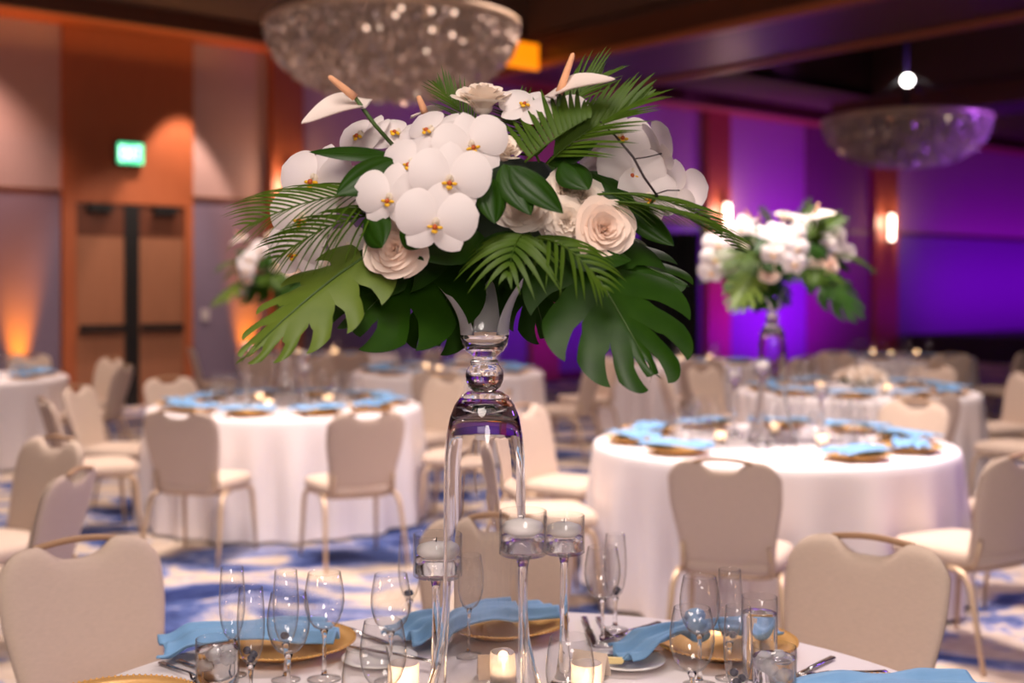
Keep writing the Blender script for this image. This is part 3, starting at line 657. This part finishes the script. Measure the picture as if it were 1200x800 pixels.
# ------------------------------------------------------------------ candles
def candle_stem():
    e = thing('candle_stem', 'x', 'candle holder'); h = 1.0
    MB().lathe([(.0005, .0), (.036, 0), (.040, .002), (.040, .074), (.0385, .075), (.0378, .074), (.0375, .008), (.034, .005), (.0005, .0045)], 44).obj('cup', 'glass', e)
    MB().lathe([(.0005, .0055), (.0366, .008), (.0366, .042), (.0005, .042)], 40).obj('water', 'water', e)
    return e
def stem_holder(px, Y, ztop, label, k=1.0):
    e = thing('candle_stem', label, 'candle holder', ((px-600)/FPX*Y, Y, TZ)); zc = ztop-TZ-.075*k
    T_ = Matrix.Translation((0, 0, zc)) @ Matrix.Scale(k, 4)
    MB().lathe([(.0005, .0), (.036, 0), (.040, .003), (.040, .074), (.0388, .075), (.0380, .074), (.0380, .008), (.034, .0055), (.0005, .005)], 44, T_).obj('cup', 'glass', e)
    MB().lathe([(.0005, .0055), (.034, .006), (.0374, .009), (.0374, .032), (.0005, .032)], 40, T_).obj('water', 'water', e)
    z0 = zc+.0004
    MB().lathe([(.0005, 0), (.045, 0), (.046, .003), (.030, .012), (.016, .035), (.010, .08), (.0078, .15), (.0070, z0-.05), (.0075, z0-.02), (.011, z0-.004), (.014, z0), (.0005, z0)], 28).obj('stem', 'solid', e)
    c = thing('floating_candle', 'white candle in the %s' % label.replace('clear ', '').replace('candle ', ''), 'candle', e.location+Vector((0, 0, zc+.0385*k)))
    MB().lathe([(.0005, -.006*k), (.022*k, -.005*k), (.033*k, .002*k), (.0345*k, .010*k), (.031*k, .016*k), (.016*k, .021*k), (.0005, .022*k)], 32).obj('wax', 'wax', c)
    MB().tube([(0, 0, .0215*k), (.001, 0, .030*k)], .0009, 6).obj('wick', 'blackm', c)
    return e
stem_holder(613, 1.925, 1.198, 'clear tall candle cup right of the vase, nearest and tallest', .93)
stem_holder(661, 2.40, 1.105, 'clear candle cup behind and right of the tallest one')
stem_holder(511, 2.29, 1.09, 'clear candle cup on the left side of the vase', 1.06)
def votive():
    e = thing('votive_candle', 'x', 'votive candle')
    MB().lathe([(.0005, 0), (.027, 0), (.0295, .003), (.0295, .068), (.028, .069), (.0272, .068), (.0272, .008), (.0005, .006)], 40).obj('glass_cup', 'glass_hob', e)
    MB().lathe([(.0005, .008), (.025, .008), (.025, .030), (.02, .032), (.0005, .031)], 28).obj('wax', 'wax', e)
    MB().lathe([(.0005, .033), (.003, .035), (.0042, .040), (.0030, .047), (.0006, .055)], 10).obj('flame', 'flame', e)
    return e
votive0 = votive()
VL = []
def put_votive(loc, label, group=None):
    place(votive0, loc, 0, label, group)
    l = bpy.data.lights.new('votive_light', 'POINT'); l.energy = .16; l.color = (1, .62, .34); l.shadow_soft_size = .012
    lo = link(bpy.data.objects.new('votive_light', l)); lo.location = Vector(loc)+Vector((0, 0, .058))
put_votive((-.012, 2.44, TZ), 'lit textured votive candle in the middle, in front of the vase view')
put_votive((-.207, 2.36, TZ), 'lit textured votive candle left of the vase base')
put_votive((.142, 2.36, TZ), 'lit textured votive candle right of the near candle stem')
def card(px, py, Y, w_, h, rz, label):
    e = MB(); d = .02
    e.add([(-w_/2, -d, 0), (w_/2, -d, 0), (w_/2, 0, h), (-w_/2, 0, h), (w_/2, d, 0), (-w_/2, d, 0)], [(0, 1, 2, 3), (3, 2, 4, 5)])
    k = len(e.v); e.add([(-w_/2, -d+.001, 0), (w_/2, -d+.001, 0), (w_/2, 0, h-.001), (-w_/2, 0, h-.001), (w_/2, d-.001, 0), (-w_/2, d-.001, 0)], [(3, 2, 1, 0), (5, 4, 2, 3)])
    o = e.obj('place_card', 'card', None, ((px-600)/FPX*Y, Y, TZ), smooth=False, merge=0); o.rotation_euler.z = rz; tag(o, label, 'place card')
card(575, 0, 2.50, .055, .045, .1, 'small cream place card left of the middle votive'); card(692, 0, 2.50, .075, .05, -.5, 'cream folded place card behind the right votive')
#==BOUQUET==
# ------------------------------------------------------------------ glass vase
VX, VY = -.047, 2.12
SV = FPX/VY
def zz(y): return CAMH+(HORIZ-y)/SV
def rr_(p): return p/SV
vase = thing('glass_vase', 'tall clear glass vase with a ball neck carrying the main bouquet', 'vase', (VX, VY, TZ))
def vz(y): return zz(y)-TZ
outer = [(rr_(17), vz(458)), (rr_(21), vz(459)), (rr_(28), vz(464)), (rr_(35), vz(474)), (rr_(40.5), vz(488)), (rr_(44.5), vz(508)), (rr_(47), vz(535)), (rr_(48), vz(580)), (rr_(48), vz(640)), (rr_(49), vz(700)), (rr_(53), vz(745)), (rr_(60), vz(780)), (rr_(71), vz(815)), (rr_(84), vz(850)), (rr_(90), vz(868)), (rr_(90), .002)]
th = .0042
inner = [(max(.0005, r-th), z+(0 if i > 3 else -th*1.2)) for i, (r, z) in enumerate(outer[2:])]
inner = [(.0005, vz(476)), (rr_(20), vz(476)), (rr_(29), vz(483))]+[p for p in inner if p[1] < vz(490)]
inner[-1] = (inner[-1][0], .002)
MB().lathe([(.0005, vz(458))]+outer+inner[::-1], 72).obj('bell', 'vase', vase)
ball = [(.0005, vz(458.2)), (rr_(13), vz(458)), (rr_(19), vz(453)), (rr_(21.8), vz(446)), (rr_(22.4), vz(440)), (rr_(21.6), vz(434)), (rr_(18), vz(428)), (rr_(16), vz(426.5)), (rr_(17.2), vz(424.5)), (rr_(16), vz(422)), (rr_(12.5), vz(420)), (rr_(14), vz(417.5)), (.0005, vz(417.3))]
MB().lathe(ball, 48).obj('ball_neck', 'vase', vase)
cup = [(.0005, vz(417.5)), (rr_(14), vz(417)), (rr_(22), vz(411)), (rr_(27), vz(403)), (rr_(28.5), vz(395)), (rr_(28), vz(388)), (rr_(27.3), vz(387)), (rr_(26.6), vz(388)), (rr_(26.5), vz(395)), (rr_(24), vz(401)), (rr_(17), vz(406)), (.0005, vz(407))]
MB().lathe(cup, 48).obj('cup', 'vase', vase)
for ang, hgt, fl in ((206, 62, 36), (-20, 80, 36), (84, 66, 26)):
    a0 = math.radians(ang); front = []; back = []
    for j in range(21):
        v = j/20; rad = rr_(27.2+fl*v**2.1); z = vz(392)+rr_(hgt)*v; hw = (.62*(1-v)**.6+.05) * (1 if v < .93 else (1-v)/.07*.9+.1); hw_ = hw*rr_(28)/rad
        thick = .0055*(1-v*.3)*(1 if v < .97 else .4)
        fr, bk_ = [], []
        for i in range(13):
            b_ = (-1+i/6); an = a0+b_*hw_; e = max(.15, 1-abs(b_)**3)
            fr.append(((rad-thick*e*.5)*math.cos(an), (rad-thick*e*.5)*math.sin(an), z)); bk_.append(((rad+thick*e*.5)*math.cos(an), (rad+thick*e*.5)*math.sin(an), z))
        front.append(fr+bk_[::-1]); 
    q = MB().grid(front, closev=True); n_ = len(front[0]); q.f.append(tuple(range(n_))); q.f.append(tuple(range(20*n_, 21*n_)))
    q.obj('petal', 'vase_petal', vase)
# ------------------------------------------------------------------ flowers and leaves
ARR = thing('flower_arrangement', 'large tropical bouquet of white orchids, roses and monstera leaves in sharp focus', 'flower arrangement', (VX, VY, zz(405)))
AI = Matrix.Translation(ARR.location).inverted()
def petal(q, L, Wd, T_, cup_=.12, curl=-.1, n=10, m=8, p=.75, p2=.62, tipn=0, wav=0):
    pts = []
    for i in range(n+1):
        t = i/n; w_ = Wd/2*max(0, math.sin(PI*min(1, t**p*1.0)))**p2 if 0 < t < 1 else Wd*.02
        row = []
        for j in range(m+1):
            b_ = -1+2*j/m
            z = cup_*Wd*(b_*b_-.3)*math.sin(PI*t)+curl*L*t*t+wav*Wd*math.sin(b_*9+t*7)*t
            row.append((b_*w_, t*L-tipn*abs(b_)*L*.08, z))
        pts.append(row)
    q.grid(pts, T=T_)
def rotz(d): return Matrix.Rotation(math.radians(d), 4, 'Z')
def orchid(loc, nrm, up, size, lip=True, parent=ARR):
    F = AI @ frame(loc, nrm, up, size); r = R
    q = MB()
    for a in (0, 138, -138):
        petal(q, .47, .38, F @ Matrix.Translation((0, 0, -.035)) @ rotz(a+r.uniform(-4, 4)) , -.10, -.10, p=.95)
    for s in (1, -1):
        petal(q, .53, .60, F @ rotz(s*(78+r.uniform(-5, 5))) @ Matrix.Rotation(math.radians(r.uniform(2, 10)), 4, 'X'), -.17, -.08, 12, 10, p=1.12, p2=.55)
    o = q.obj('orchid', 'petal_white', parent)
    if lip:
        q = MB()
        for s in (1, -1): q.ball((s*.060, -.085, .060), (.040, .022, .030), 10, 6, F)
        q.ball((0, -.135, .065), (.042, .030, .022), 10, 6, F); q.obj('lip', 'lip', o, merge=0)
        q = MB().ball((0, -.085, .080), (.034, .036, .030), 10, 6, F); q.obj('throat', 'throat', o)
        q = MB().ball((0, -.01, .055), (.026, .045, .040), 10, 8, F); q.ball((0, -.02, .02), (.05, .06, .04), 10, 8, F); q.obj('column', 'column', o, merge=0)
    return o
def rose(loc, nrm, up, size, m='petal_cream', npet=26, openf=1.0, ruffle=0, parent=ARR):
    F = AI @ frame(loc, nrm, up, size); q = MB(); r = random.Random(int(loc[0]*1e4) & 1023)
    for i in range(npet):
        f = i/(npet-1); th = i*2.399; tilt = (.05+1.05*f**1.3)*openf; h = .34+.20*f; r0 = .015+.13*f; aw = 1.25-.42*f; pts = []
        for j in range(7):
            b_ = j/6; row = []
            for k in range(9):
                a = -1+k/4; hh = h*(1-.22*a*a*b_)
                curl = .10*f*sm(.6, 1, b_)
                rad = r0+b_*hh*math.sin(tilt)+curl+.02*math.sin(a*5+i)*b_*f+ruffle*.035*math.sin(a*11+i*2)*b_
                z = -.12+.1*(1-f)+b_*hh*math.cos(tilt)-curl*.6-.10*f
                an = th+a*aw*(.55+.45*b_)
                row.append((rad*math.cos(an), rad*math.sin(an), z))
            pts.append(row)
        q.grid(pts, T=F)
    q.ball((0, 0, -.16), (.2, .2, .16), 12, 8, F)
    return q.obj('rose', m, parent, merge=0)
def blade_T(base, tip, face):                                    # x: base->tip, z: face
    x = (tip-base); L = x.length; x = x.normalized(); z = Vector(face); z = (z-x*z.dot(x)).normalized(); y = z.cross(x)
    return AI @ Matrix.Translation(base) @ Matrix((x, y, z)).transposed().to_4x4(), L
def bend(pts, L, droop, fold, roll=0):
    out = []
    for (x, y, z) in pts:
        t = x/L; out.append((x, y*math.cos(fold*abs(y)/L), z-droop*L*(t*t-t)*-1*-1 if False else z+droop*L*(t-t*t)*1.0 - fold*abs(y)*.5*(1+abs(y)/L)))
    return out
def monstera(base, tip, face, wid, droop=.15, fold=.35, nl=5, m='leaf', slit=.42, seed=0, parent=ARR):
    T_, L = blade_T(base, tip, face); q = MB(); r = random.Random(seed)
    for s in (1, -1):
        for k in range(nl):
            v0, v1 = k/nl, (k+1)/nl; pts = []; cut = slit*r.uniform(.85, 1.15); st = r.uniform(.34, .50)
            for i in range(11):
                rho = i/10; g = (sm(st, .62, rho)*.75+.25*sm(.6, 1, rho))*cut; row = []
                for j in range(9):
                    ta = j/8; lo = 0 if k == 0 else g/2; hi = 0 if k == nl-1 else g/2
                    tp = lo+ta*(1-lo-hi); v = v0+(v1-v0)*tp
                    al = math.radians(128-118*v**.8); ln = wid/2*(.72+.55*math.sin(PI*min(1, v*.95+.12))**1.0)*(1-.45*sm(.7, 1, v))
                    ln *= (1-.07*(2*ta-1)**2)*(1-.13*(1-ta)*rho); a2 = al-.30*rho-.12*ta*rho*rho
                    xm = L*(.03+.80*v)
                    row.append((xm+ln*rho*math.cos(a2), s*ln*rho*math.sin(a2), .004*math.sin(ta*PI)*rho))
                pts.append(row)
            q.grid([bend(row, L, droop, fold) for row in pts], T=T_)
    rib = [bend([(L*t_, 0, .0012)], L, droop, 0)[0] for t_ in (0, .2, .4, .6, .8)]
    o = q.obj('monstera_leaf', m, parent, merge=5e-4)
    st = MB().tube([T_ @ Vector((-.09, 0, -.05)), T_ @ Vector((-.03, 0, -.012)), T_ @ Vector((0, 0, 0))]+[T_ @ Vector(p) for p in rib[1:]], [.0035, .003, .0026, .002, .0016, .001, .0006], 6)
    st.obj('leaf_stalk', 'stem', o)
    return o
def broad(base, tip, face, wid, droop=.12, fold=.5, m='leaf', p=.8, name='broad_leaf', parent=ARR):
    T_, L = blade_T(base, tip, face); pts = []
    for i in range(17):
        t = i/16; w_ = wid/2*(math.sin(PI*t**p)**.8 if 0 < t < 1 else .01); row = []
        for j in range(9):
            b_ = -1+j/4; row.append((t*L, b_*w_, .003*math.cos(b_*PI*3)*math.sin(PI*t)))
        pts.append(bend(row, L, droop, fold))
    return MB().grid(pts, T=T_).obj(name, m, parent)
def palm(base, tip, face, ll=.16, n=22, arch=.12, ang=(62, 24), m='palm', drop=.25, wd=.007, start=.1, parent=ARR, sides=(1, -1), seed=1):
    T_, L = blade_T(base, tip, face); q = MB(); r = random.Random(seed)
    pos = lambda t: Vector((L*t, 0, arch*L*4*(t-t*t)))
    q.tube([pos(t/14) for t in range(15)], [.0022*(1-t/16) for t in range(15)], 6, T_)
    for s in sides:
        for k in range(n):
            t = start+(1-start)*k/(n-1); a = math.radians(ang[0]+(ang[1]-ang[0])*t+r.uniform(-4, 4)); l = ll*(.55+.75*math.sin(PI*min(1, t*.75+.18)))*(1-.5*sm(.8, 1, t))*r.uniform(.88, 1.1)
            p0 = pos(t); d = Vector((math.cos(a), s*math.sin(a), .18)); pts = []
            for i in range(8):
                u = i/7; c = p0+d*(l*u)+Vector((0, 0, -drop*l*u*u)); w_ = wd/2*(math.sin(PI*(.12+.88*u)**.7)**.8 if u < 1 else .02)
                sd = Vector((-math.sin(a), s*math.cos(a), .3)).normalized(); pts.append([c-sd*w_, c+Vector((0, 0, -.0012*(1-u))), c+sd*w_])
            q.grid(pts, T=T_)
    return q.obj('palm_frond', m, parent, merge=0)
def anthurium(base, tip, face, wid, spad0, spad1, stem_to, parent=ARR, curl=.10):
    T_, L = blade_T(base, tip, face); pts = []
    for i in range(21):
        t = i/20; w_ = wid/2*(math.sin(PI*t**.62)**.75 if 0 < t < 1 else .01); row = []
        for j in range(13):
            b_ = -1+j/6; row.append((t*L-.12*L*b_*b_*(1-t)*(-1 if t < .25 else 0), b_*w_, .22*w_*b_*b_*math.sin(PI*t)+curl*L*(t-t*t)*2-.0))
        pts.append(row)
    q = MB().grid(pts, T=T_); pts2 = [[(x, y, z-.0016) for x, y, z in r_] for r_ in pts]; q.grid(pts2, T=T_)
    o = q.obj('anthurium', 'spathe', parent)
    a, b_ = AI @ spad0, AI @ spad1; MB().tube([a, a.lerp(b_, .3), a.lerp(b_, .7), a.lerp(b_, .95), b_], [.0065, .0062, .0052, .004, .0015], 10).obj('spadix', 'spadix', o)
    c = AI @ stem_to; MB().tube([a, a.lerp(c, .5)+Vector((0, -.004, -.004)), c], .0035, 8).obj('flower_stem', 'stem', o)
    return o
V = Vector
# core that the stems sit in, also added to block light between them
q = MB(); rc = random.Random(4)
q.ball((0, 0, 0), (.150, .13, .085), 28, 16); 
for i, v in enumerate(q.v): q.v[i] = v*(1+.10*math.sin(v.x*70)*math.cos(v.y*60+v.z*80))
o = q.obj('floral_foam', 'dark_core', ARR, loc=AI @ P(585, 245, 2.13))
UP = (0, 0, 1)
# orchids of the front spray (px, py, Y, normal, up, size m)
ORC = [(511, 258, 1.84, (-.02, -1, -.05), (.10, 0, 1), .128), (527, 208, 1.85, (.08, -1, .10), (.05, 0, 1), .128), (457, 229, 1.89, (-.28, -1, .05), (.12, 0, 1), .118), (552, 168, 1.90, (.18, -1, .22), (-.25, 0, 1), .122),
       (484, 190, 1.915, (-.40, -.8, .42), (.2, 0, 1), .118), (507, 152, 1.95, (-.45, -.65, .7), (.5, 0, 1), .115), (425, 158, 2.05, (-.5, -.55, .55), (.1, 0, 1), .118), (468, 156, 2.02, (-.2, -.6, .8), (.3, 0, 1), .112),
       (370, 208, 2.10, (-.45, -.85, .3), (.1, 0, 1), .150), (356, 252, 2.09, (-.5, -.85, .1), (.1, 0, 1), .145), (402, 222, 2.10, (-.3, -.8, .3), (.1, 0, 1), .11), (345, 292, 2.10, (-.5, -.85, -.1), (0, 0, 1), .125), (408, 285, 2.10, (-.3, -.9, -.1), (0, 0, 1), .08),
       (618, 122, 2.00, (-.1, -.7, .7), (.3, 0, 1), .105), (657, 130, 2.05, (.1, -.8, .5), (-.2, 0, 1), .10), (695, 150, 2.06, (.25, -.85, .35), (-.2, 0, 1), .12), (727, 158, 2.06, (.3, -.85, .3), (.1, 0, 1), .12), (740, 200, 2.03, (.2, -.95, .1), (.2, 0, 1), .125), (760, 228, 2.03, (.35, -.9, -.05), (.15, 0, 1), .115),
       (776, 176, 2.05, (.88, .25, .35), (-.30, .3, 1), .125), (797, 224, 2.05, (.72, .62, .1), (.1, 0, 1), .120), (715, 185, 2.10, (.1, -.9, .3), (0, 0, 1), .11)]
for i, (px, py, Y, nm, up, s) in enumerate(ORC): orchid(P(px, py, Y), nm, up, s*.95)
# roses
rose(P(566, 116, 2.02), (.05, -.35, 1), (0, 1, 0), .084, 'petal_cream', 26, .8)
rose(P(463, 291, 1.93), (-.15, -1, .05), UP, .080, 'petal_blush', 28)
rose(P(612, 238, 1.96), (.05, -1, -.05), UP, .078, 'petal_cream', 28)
rose(P(707, 268, 1.95), (.25, -1, .10), UP, .080, 'petal_blush', 30)
rose(P(662, 222, 1.99), (.1, -1, .3), UP, .058, 'petal_cream', 22, 1.1, 1); rose(P(664, 258, 1.97), (.0, -1, .0), UP, .058, 'petal_cream', 22, 1.1, 1); rose(P(683, 232, 1.99), (.2, -1, .3), UP, .06, 'petal_cream', 18, 1.1, 1); rose(P(645, 247, 1.99), (-.2, -1, -.1), UP, .06, 'petal_cream', 18, 1.1, 1)
rose(P(592, 176, 1.97), (.3, -.7, .7), UP, .06, 'petal_cream', 18, .7)
rose(P(560, 230, 2.32), (0, 1, .2), UP, .12, 'petal_cream', 26); rose(P(640, 240, 2.33), (.3, 1, .3), UP, .12, 'petal_blush', 26); rose(P(490, 220, 2.30), (-.4, 1, .3), UP, .12, 'petal_cream', 26)
rose(P(730, 262, 2.10), (.8, -.4, .1), UP, .07, 'petal_blush', 18, .8)
# anthuriums
anthurium(P(437, 116, 2.0), P(353, 144, 1.95), (-.1, -.6, .85), .070, P(416, 114, 1.97), P(385, 89, 1.95), P(462, 172, 2.0))
anthurium(P(637, 113, 1.98), P(721, 92, 1.93), (-.2, -.55, .9), .064, P(655, 110, 1.97), P(672, 62, 1.97), P(652, 178, 2.0))
anthurium(P(480, 138, 2.08), P(520, 128, 2.12), (0, .2, 1), .05, P(498, 132, 2.07), P(490, 112, 2.06), P(500, 190, 2.05))
# dark orchid twig on the right
q = MB().tube([AI @ P(703, 142, 1.97), AI @ P(722, 160, 1.96), AI @ P(742, 184, 1.95), AI @ P(755, 208, 1.95), AI @ P(770, 229, 1.96), AI @ P(750, 255, 2.02)], [.001, .0018, .002, .002, .0022, .002], 8)
q.tube([AI @ P(744, 186, 1.95), AI @ P(758, 184, 1.97), AI @ P(775, 180, 2.03)], .0012, 6); q.tube([AI @ P(769, 227, 1.96), AI @ P(782, 223, 1.98), AI @ P(796, 223, 2.03)], .0012, 6); q.obj('orchid_twig', 'twig', ARR, merge=0)
# monstera leaves
monstera(P(545, 296, 2.26), P(505, 402, 2.16), (-.1, -1, .3), .20, .10, .30, 4, seed=21, slit=.25)
monstera(P(500, 298, 2.13), P(412, 384, 1.95), (-.2, -1, .4), .27, .10, .30, 4, seed=1, slit=.30)
monstera(P(682, 296, 1.98), P(770, 448, 1.84), (.15, -1, .45), .235, .12, .28, 5, seed=2, slit=.36)
monstera(P(690, 285, 2.02), P(810, 340, 1.98), (.1, -.8, .9), .15, .12, .4, 4, seed=3, slit=.3)
monstera(P(428, 300, 1.97), P(268, 440, 1.86), (-.3, -1, .75), .165, .18, .5, 6, 'leaf_lt', seed=4, slit=.62)
monstera(P(612, 300, 2.22), P(642, 400, 2.17), (.1, -1, .1), .14, .1, .4, 4, seed=5, slit=.25)
monstera(P(575, 300, 2.24), P(548, 398, 2.20), (.05, -1, .2), .13, .1, .4, 4, seed=6, slit=.22)
monstera(P(560, 240, 2.15), P(420, 340, 2.40), (-.3, .5, 1), .22, .2, .3, 5, seed=8); monstera(P(600, 240, 2.2), P(640, 350, 2.5), (.1, .8, .7), .24, .2, .3, 5, seed=9); monstera(P(640, 250, 2.2), P(760, 330, 2.38), (.4, .5, .8), .22, .2, .3, 5, seed=10)
monstera(P(500, 290, 2.05), P(400, 330, 2.02), (-.2, -.8, .8), .14, .2, .4, 4, seed=12, slit=.25)
# broad glossy leaves
for (a, b_, fc, wd, dr_) in (((458, 180, 1.98), (362, 178, 1.97), (-.1, -.5, .9), .05, .2), ((462, 186, 1.93), (394, 228, 1.90), (-.3, -1, .3), .065, .22), ((590, 192, 1.90), (622, 252, 1.86), (.2, -1, .3), .055, .25), ((598, 194, 1.89), (660, 250, 1.86), (.3, -1, .5), .055, .28),
                             ((575, 208, 1.88), (580, 262, 1.86), (.3, -1, .1), .05, .1), ((430, 250, 1.92), (448, 290, 1.87), (-.3, -1, 0), .055, .1), ((470, 262, 1.90), (498, 288, 1.86), (-.2, -1, .1), .05, .1), ((660, 188, 1.98), (690, 222, 1.94), (.2, -1, .4), .06, .2),
                             ((690, 200, 2.02), (752, 262, 1.99), (.3, -1, .5), .07, .2), ((640, 190, 2.0), (700, 168, 1.98), (.1, -.8, .9), .05, .25), ((735, 240, 2.0), (790, 288, 1.96), (.3, -1, .3), .05, .2), ((560, 272, 1.98), (475, 298, 1.93), (-.1, -.7, .9), .10, .2), ((620, 270, 1.98), (560, 300, 1.90), (0, -.7, .9), .09, .2), ((660, 285, 1.96), (740, 305, 1.94), (.1, -.6, .9), .09, .2), ((540, 262, 1.99), (545, 312, 1.95), (0, -1, .3), .08, .1), ((650, 262, 2.0), (668, 330, 1.98), (.1, -1, .2), .10, .1)):
    broad(P(*a), P(*b_), fc, wd, dr_)
for k in range(26):
    a = R.uniform(0, 2*PI); e = R.uniform(-.5, .9); d = V((math.cos(a)*math.cos(e), math.sin(a)*math.cos(e)*.9, math.sin(e)*.75)); b_ = P(585, 245, 2.13)+V((d.x*.10, d.y*.09, d.z*.06))
    if d.y < -.35 and d.z > -.2: continue
    broad(b_, b_+d*R.uniform(.12, .19), (d.x*.3, d.y*.3-.2, 1), R.uniform(.06, .09), .25)
# palm fronds
palm(P(470, 232, 1.98), P(300, 262, 1.93), (-.1, -.55, .85), .115, 18, .10, (58, 22), drop=.35, wd=.0052, seed=2)
palm(P(465, 250, 1.97), P(330, 300, 1.95), (-.2, -.7, .7), .085, 15, .12, (55, 20), drop=.4, wd=.0055, seed=3)
palm(P(614, 276, 1.93), P(596, 318, 1.86), (0, -.55, .9), .075, 8, .2, (80, 25), drop=.6, wd=.009, seed=4)
palm(P(618, 280, 1.94), P(705, 335, 1.86), (.1, -.7, .9), .065, 11, .18, (65, 20), drop=.5, wd=.007, seed=5)
palm(P(640, 192, 1.98), P(752, 118, 1.98), (-.35, -.75, .5), .085, 18, .06, (50, 10), drop=.2, wd=.0085, seed=6)
palm(P(632, 190, 2.0), P(600, 120, 2.05), (0, -1, .1), .05, 16, .05, (70, 30), drop=.1, wd=.006, seed=7)
palm(P(615, 190, 1.95), P(690, 138, 1.95), (-.5, -.8, .3), .085, 14, .05, (95, 60), drop=.3, wd=.010, sides=(1,), seed=8)
palm(P(690, 238, 1.97), P(862, 292, 1.93), (.1, -.5, .9), .07, 22, .12, (20, 8), drop=.3, wd=.005, seed=9)
palm(P(700, 228, 1.98), P(835, 262, 1.96), (.1, -.5, .9), .07, 18, .10, (24, 8), drop=.3, wd=.005, seed=10)
palm(P(560, 160, 2.10), P(515, 102, 2.10), (0, -.8, .5), .05, 14, .08, (45, 15), drop=.1, wd=.004, seed=11)
palm(P(640, 150, 2.1), P(700, 92, 2.12), (0, -.8, .5), .08, 12, .08, (35, 12), drop=.2, wd=.005, seed=12)
palm(P(560, 230, 2.25), P(500, 200, 2.5), (0, .3, 1), .12, 18, .15, drop=.3, seed=13); palm(P(640, 230, 2.25), P(740, 220, 2.5), (0, .3, 1), .12, 18, .15, drop=.3, seed=14)
# second and third centrepieces
def centre(tab, rz, la, lv):
    x, y = T[tab]; v = place(vase, (x, y, TZ), rz, lv) if False else copy_tree(vase); v.location = (x, y, TZ); v.rotation_euler = (0, 0, rz); v['label'] = lv
    a = copy_tree(ARR); a.location = (x, y, ARR.location.z); a.rotation_euler = (0, 0, rz); a['label'] = la; a.scale = (1.14,)*3
centre('right', .35, 'blurred white and green bouquet on the mid right table before purple light', 'tall glass vase on the mid right table')
centre('left', -.5, 'blurred bouquet on the mid left table, showing behind the main bouquet leaves at left', 'tall glass vase on the mid left table behind the big leaves')
#==FAR TABLEWARE==
wine_s, flute_s, tumb_s = wine(False, kind='w'), wine(False, kind='f'), tumbler(False)
NM = {'left': 'mid left table', 'right': 'mid right table', 'farleft': 'far left table', 'rightback': 'right rear table', 'back': 'centre rear table', 'farback': 'far back left table', 'farmid': 'far back centre table', 'farright': 'farthest right table'}
def dress(tab, degs, full=True):
    nm = NM[tab]; n = len(degs)
    for deg in degs:
        ca, sa = math.cos(math.radians(deg)), math.sin(math.radians(deg))
        x, y, a = around(tab, deg, .70)
        pos = '%s of the %s' % (('front' if sa < -.5 else 'back' if sa > .5 else 'middle')+(' left' if ca < -.3 else ' right' if ca > .3 else ''), nm)
        place(charger0, (x, y, TZ), a, 'blurred gold charger plate at the %s' % pos, 'charger plates on the '+nm)
        place(flat0, (x, y, TZ+.0335), a+PI/2+.3, 'blurred blue napkin at the %s' % pos, 'blue napkins on the '+nm)
        for (src, r, tt, knd) in ((wine_s, .42, .02, 'wine glass'), (wine_s, .475, .105, 'wine glass'), (flute_s, .385, .12, 'champagne flute'), (tumb_s, .46, .20, 'water tumbler')):
            if not full and src is flute_s: continue
            gx, gy, _ = around(tab, deg, r, tt)
            place(src, (gx, gy, TZ), deg, 'blurred %s at the %s' % (knd, pos), '%ss on the %s' % (knd, nm))
    cx, cy = T[tab]
    for k in range(3):
        a = .5+k*2.1+len(tab); put_votive((cx+.29*math.cos(a), cy+.29*math.sin(a), TZ), 'small glowing votive near the centre of the %s' % nm, 'lit votives on the '+nm)
        if full:
            a += .9; st = stem_holder(600, 1, 1.06+.07*k, 'blurred candle cup on the %s, %s of three' % (nm, ('lowest', 'middle height', 'tallest')[k])); p_ = Vector((cx+.26*math.cos(a), cy+.26*math.sin(a), TZ))
            c_ = [o for o in COL.objects if o.name.startswith('floating_candle')][-1]
            dz = FC[-1] if False else 0
            st.location = p_; LASTC[0].location = p_+Vector((0, 0, LASTZ[0]))
LASTC = [None]; LASTZ = [0]
_sh = stem_holder
def stem_holder(px, Y, ztop, label, k=1.0):
    e = _sh(px, Y, ztop, label, k); n0 = [o for o in COL.objects if o.get('category') == 'candle'][-1]; LASTC[0] = n0; LASTZ[0] = ztop-TZ-.075*k+.0385*k; return e
A10 = [36*k+9 for k in range(10)]
dress('left', A10); dress('right', [36*k+3 for k in range(10) if k != 7])
dress('rightback', [36*k for k in range(10)], False); dress('back', A10, False); dress('farleft', [-90, -54, -18, 18, 54], False)
dress('farmid', [215, 265, 315], False); dress('farright', [200, 240, 280, 320], False); dress('farback', [220, 265, 310], False)
# low white centrepiece on the table behind
x, y = T['rightback']; LO = thing('low_centerpiece', 'low white rose centrepiece on the table behind the mid right bouquet', 'flower arrangement', (x, y-.15, TZ))
MB().lathe([(.0005, 0), (.06, 0), (.10, .05), (.11, .10), (.105, .10), (.095, .05), (.0005, .02)], 32).obj('bowl', 'china', LO)
AI = Matrix.Identity(4)
for k in range(11):
    a = k*2.4; rad = .03+.13*math.sqrt(k/11); d = V((math.cos(a)*rad*5, math.sin(a)*rad*5, .9))
    rose(V((rad*math.cos(a)*1.15, rad*math.sin(a), .20-.5*rad)), d, UP if abs(d.normalized().z) < .95 else (0, 1, 0), .12, 'petal_cream', 14, 1, 0, LO)
for k in range(9):
    a = k*.7+.2; b_ = V((.07*math.cos(a), .07*math.sin(a), .10)); broad(b_, b_+V((.15*math.cos(a), .15*math.sin(a), -.02)), (0, 0, 1), .07, .2, parent=LO)
# simple copies that never got a place of their own would sit at the origin: none are left
for o in list(COL.objects):
    if o.parent is None and o.get('label') == 'x':
        for c in list(o.children_recursive): bpy.data.objects.remove(c)
        bpy.data.objects.remove(o)
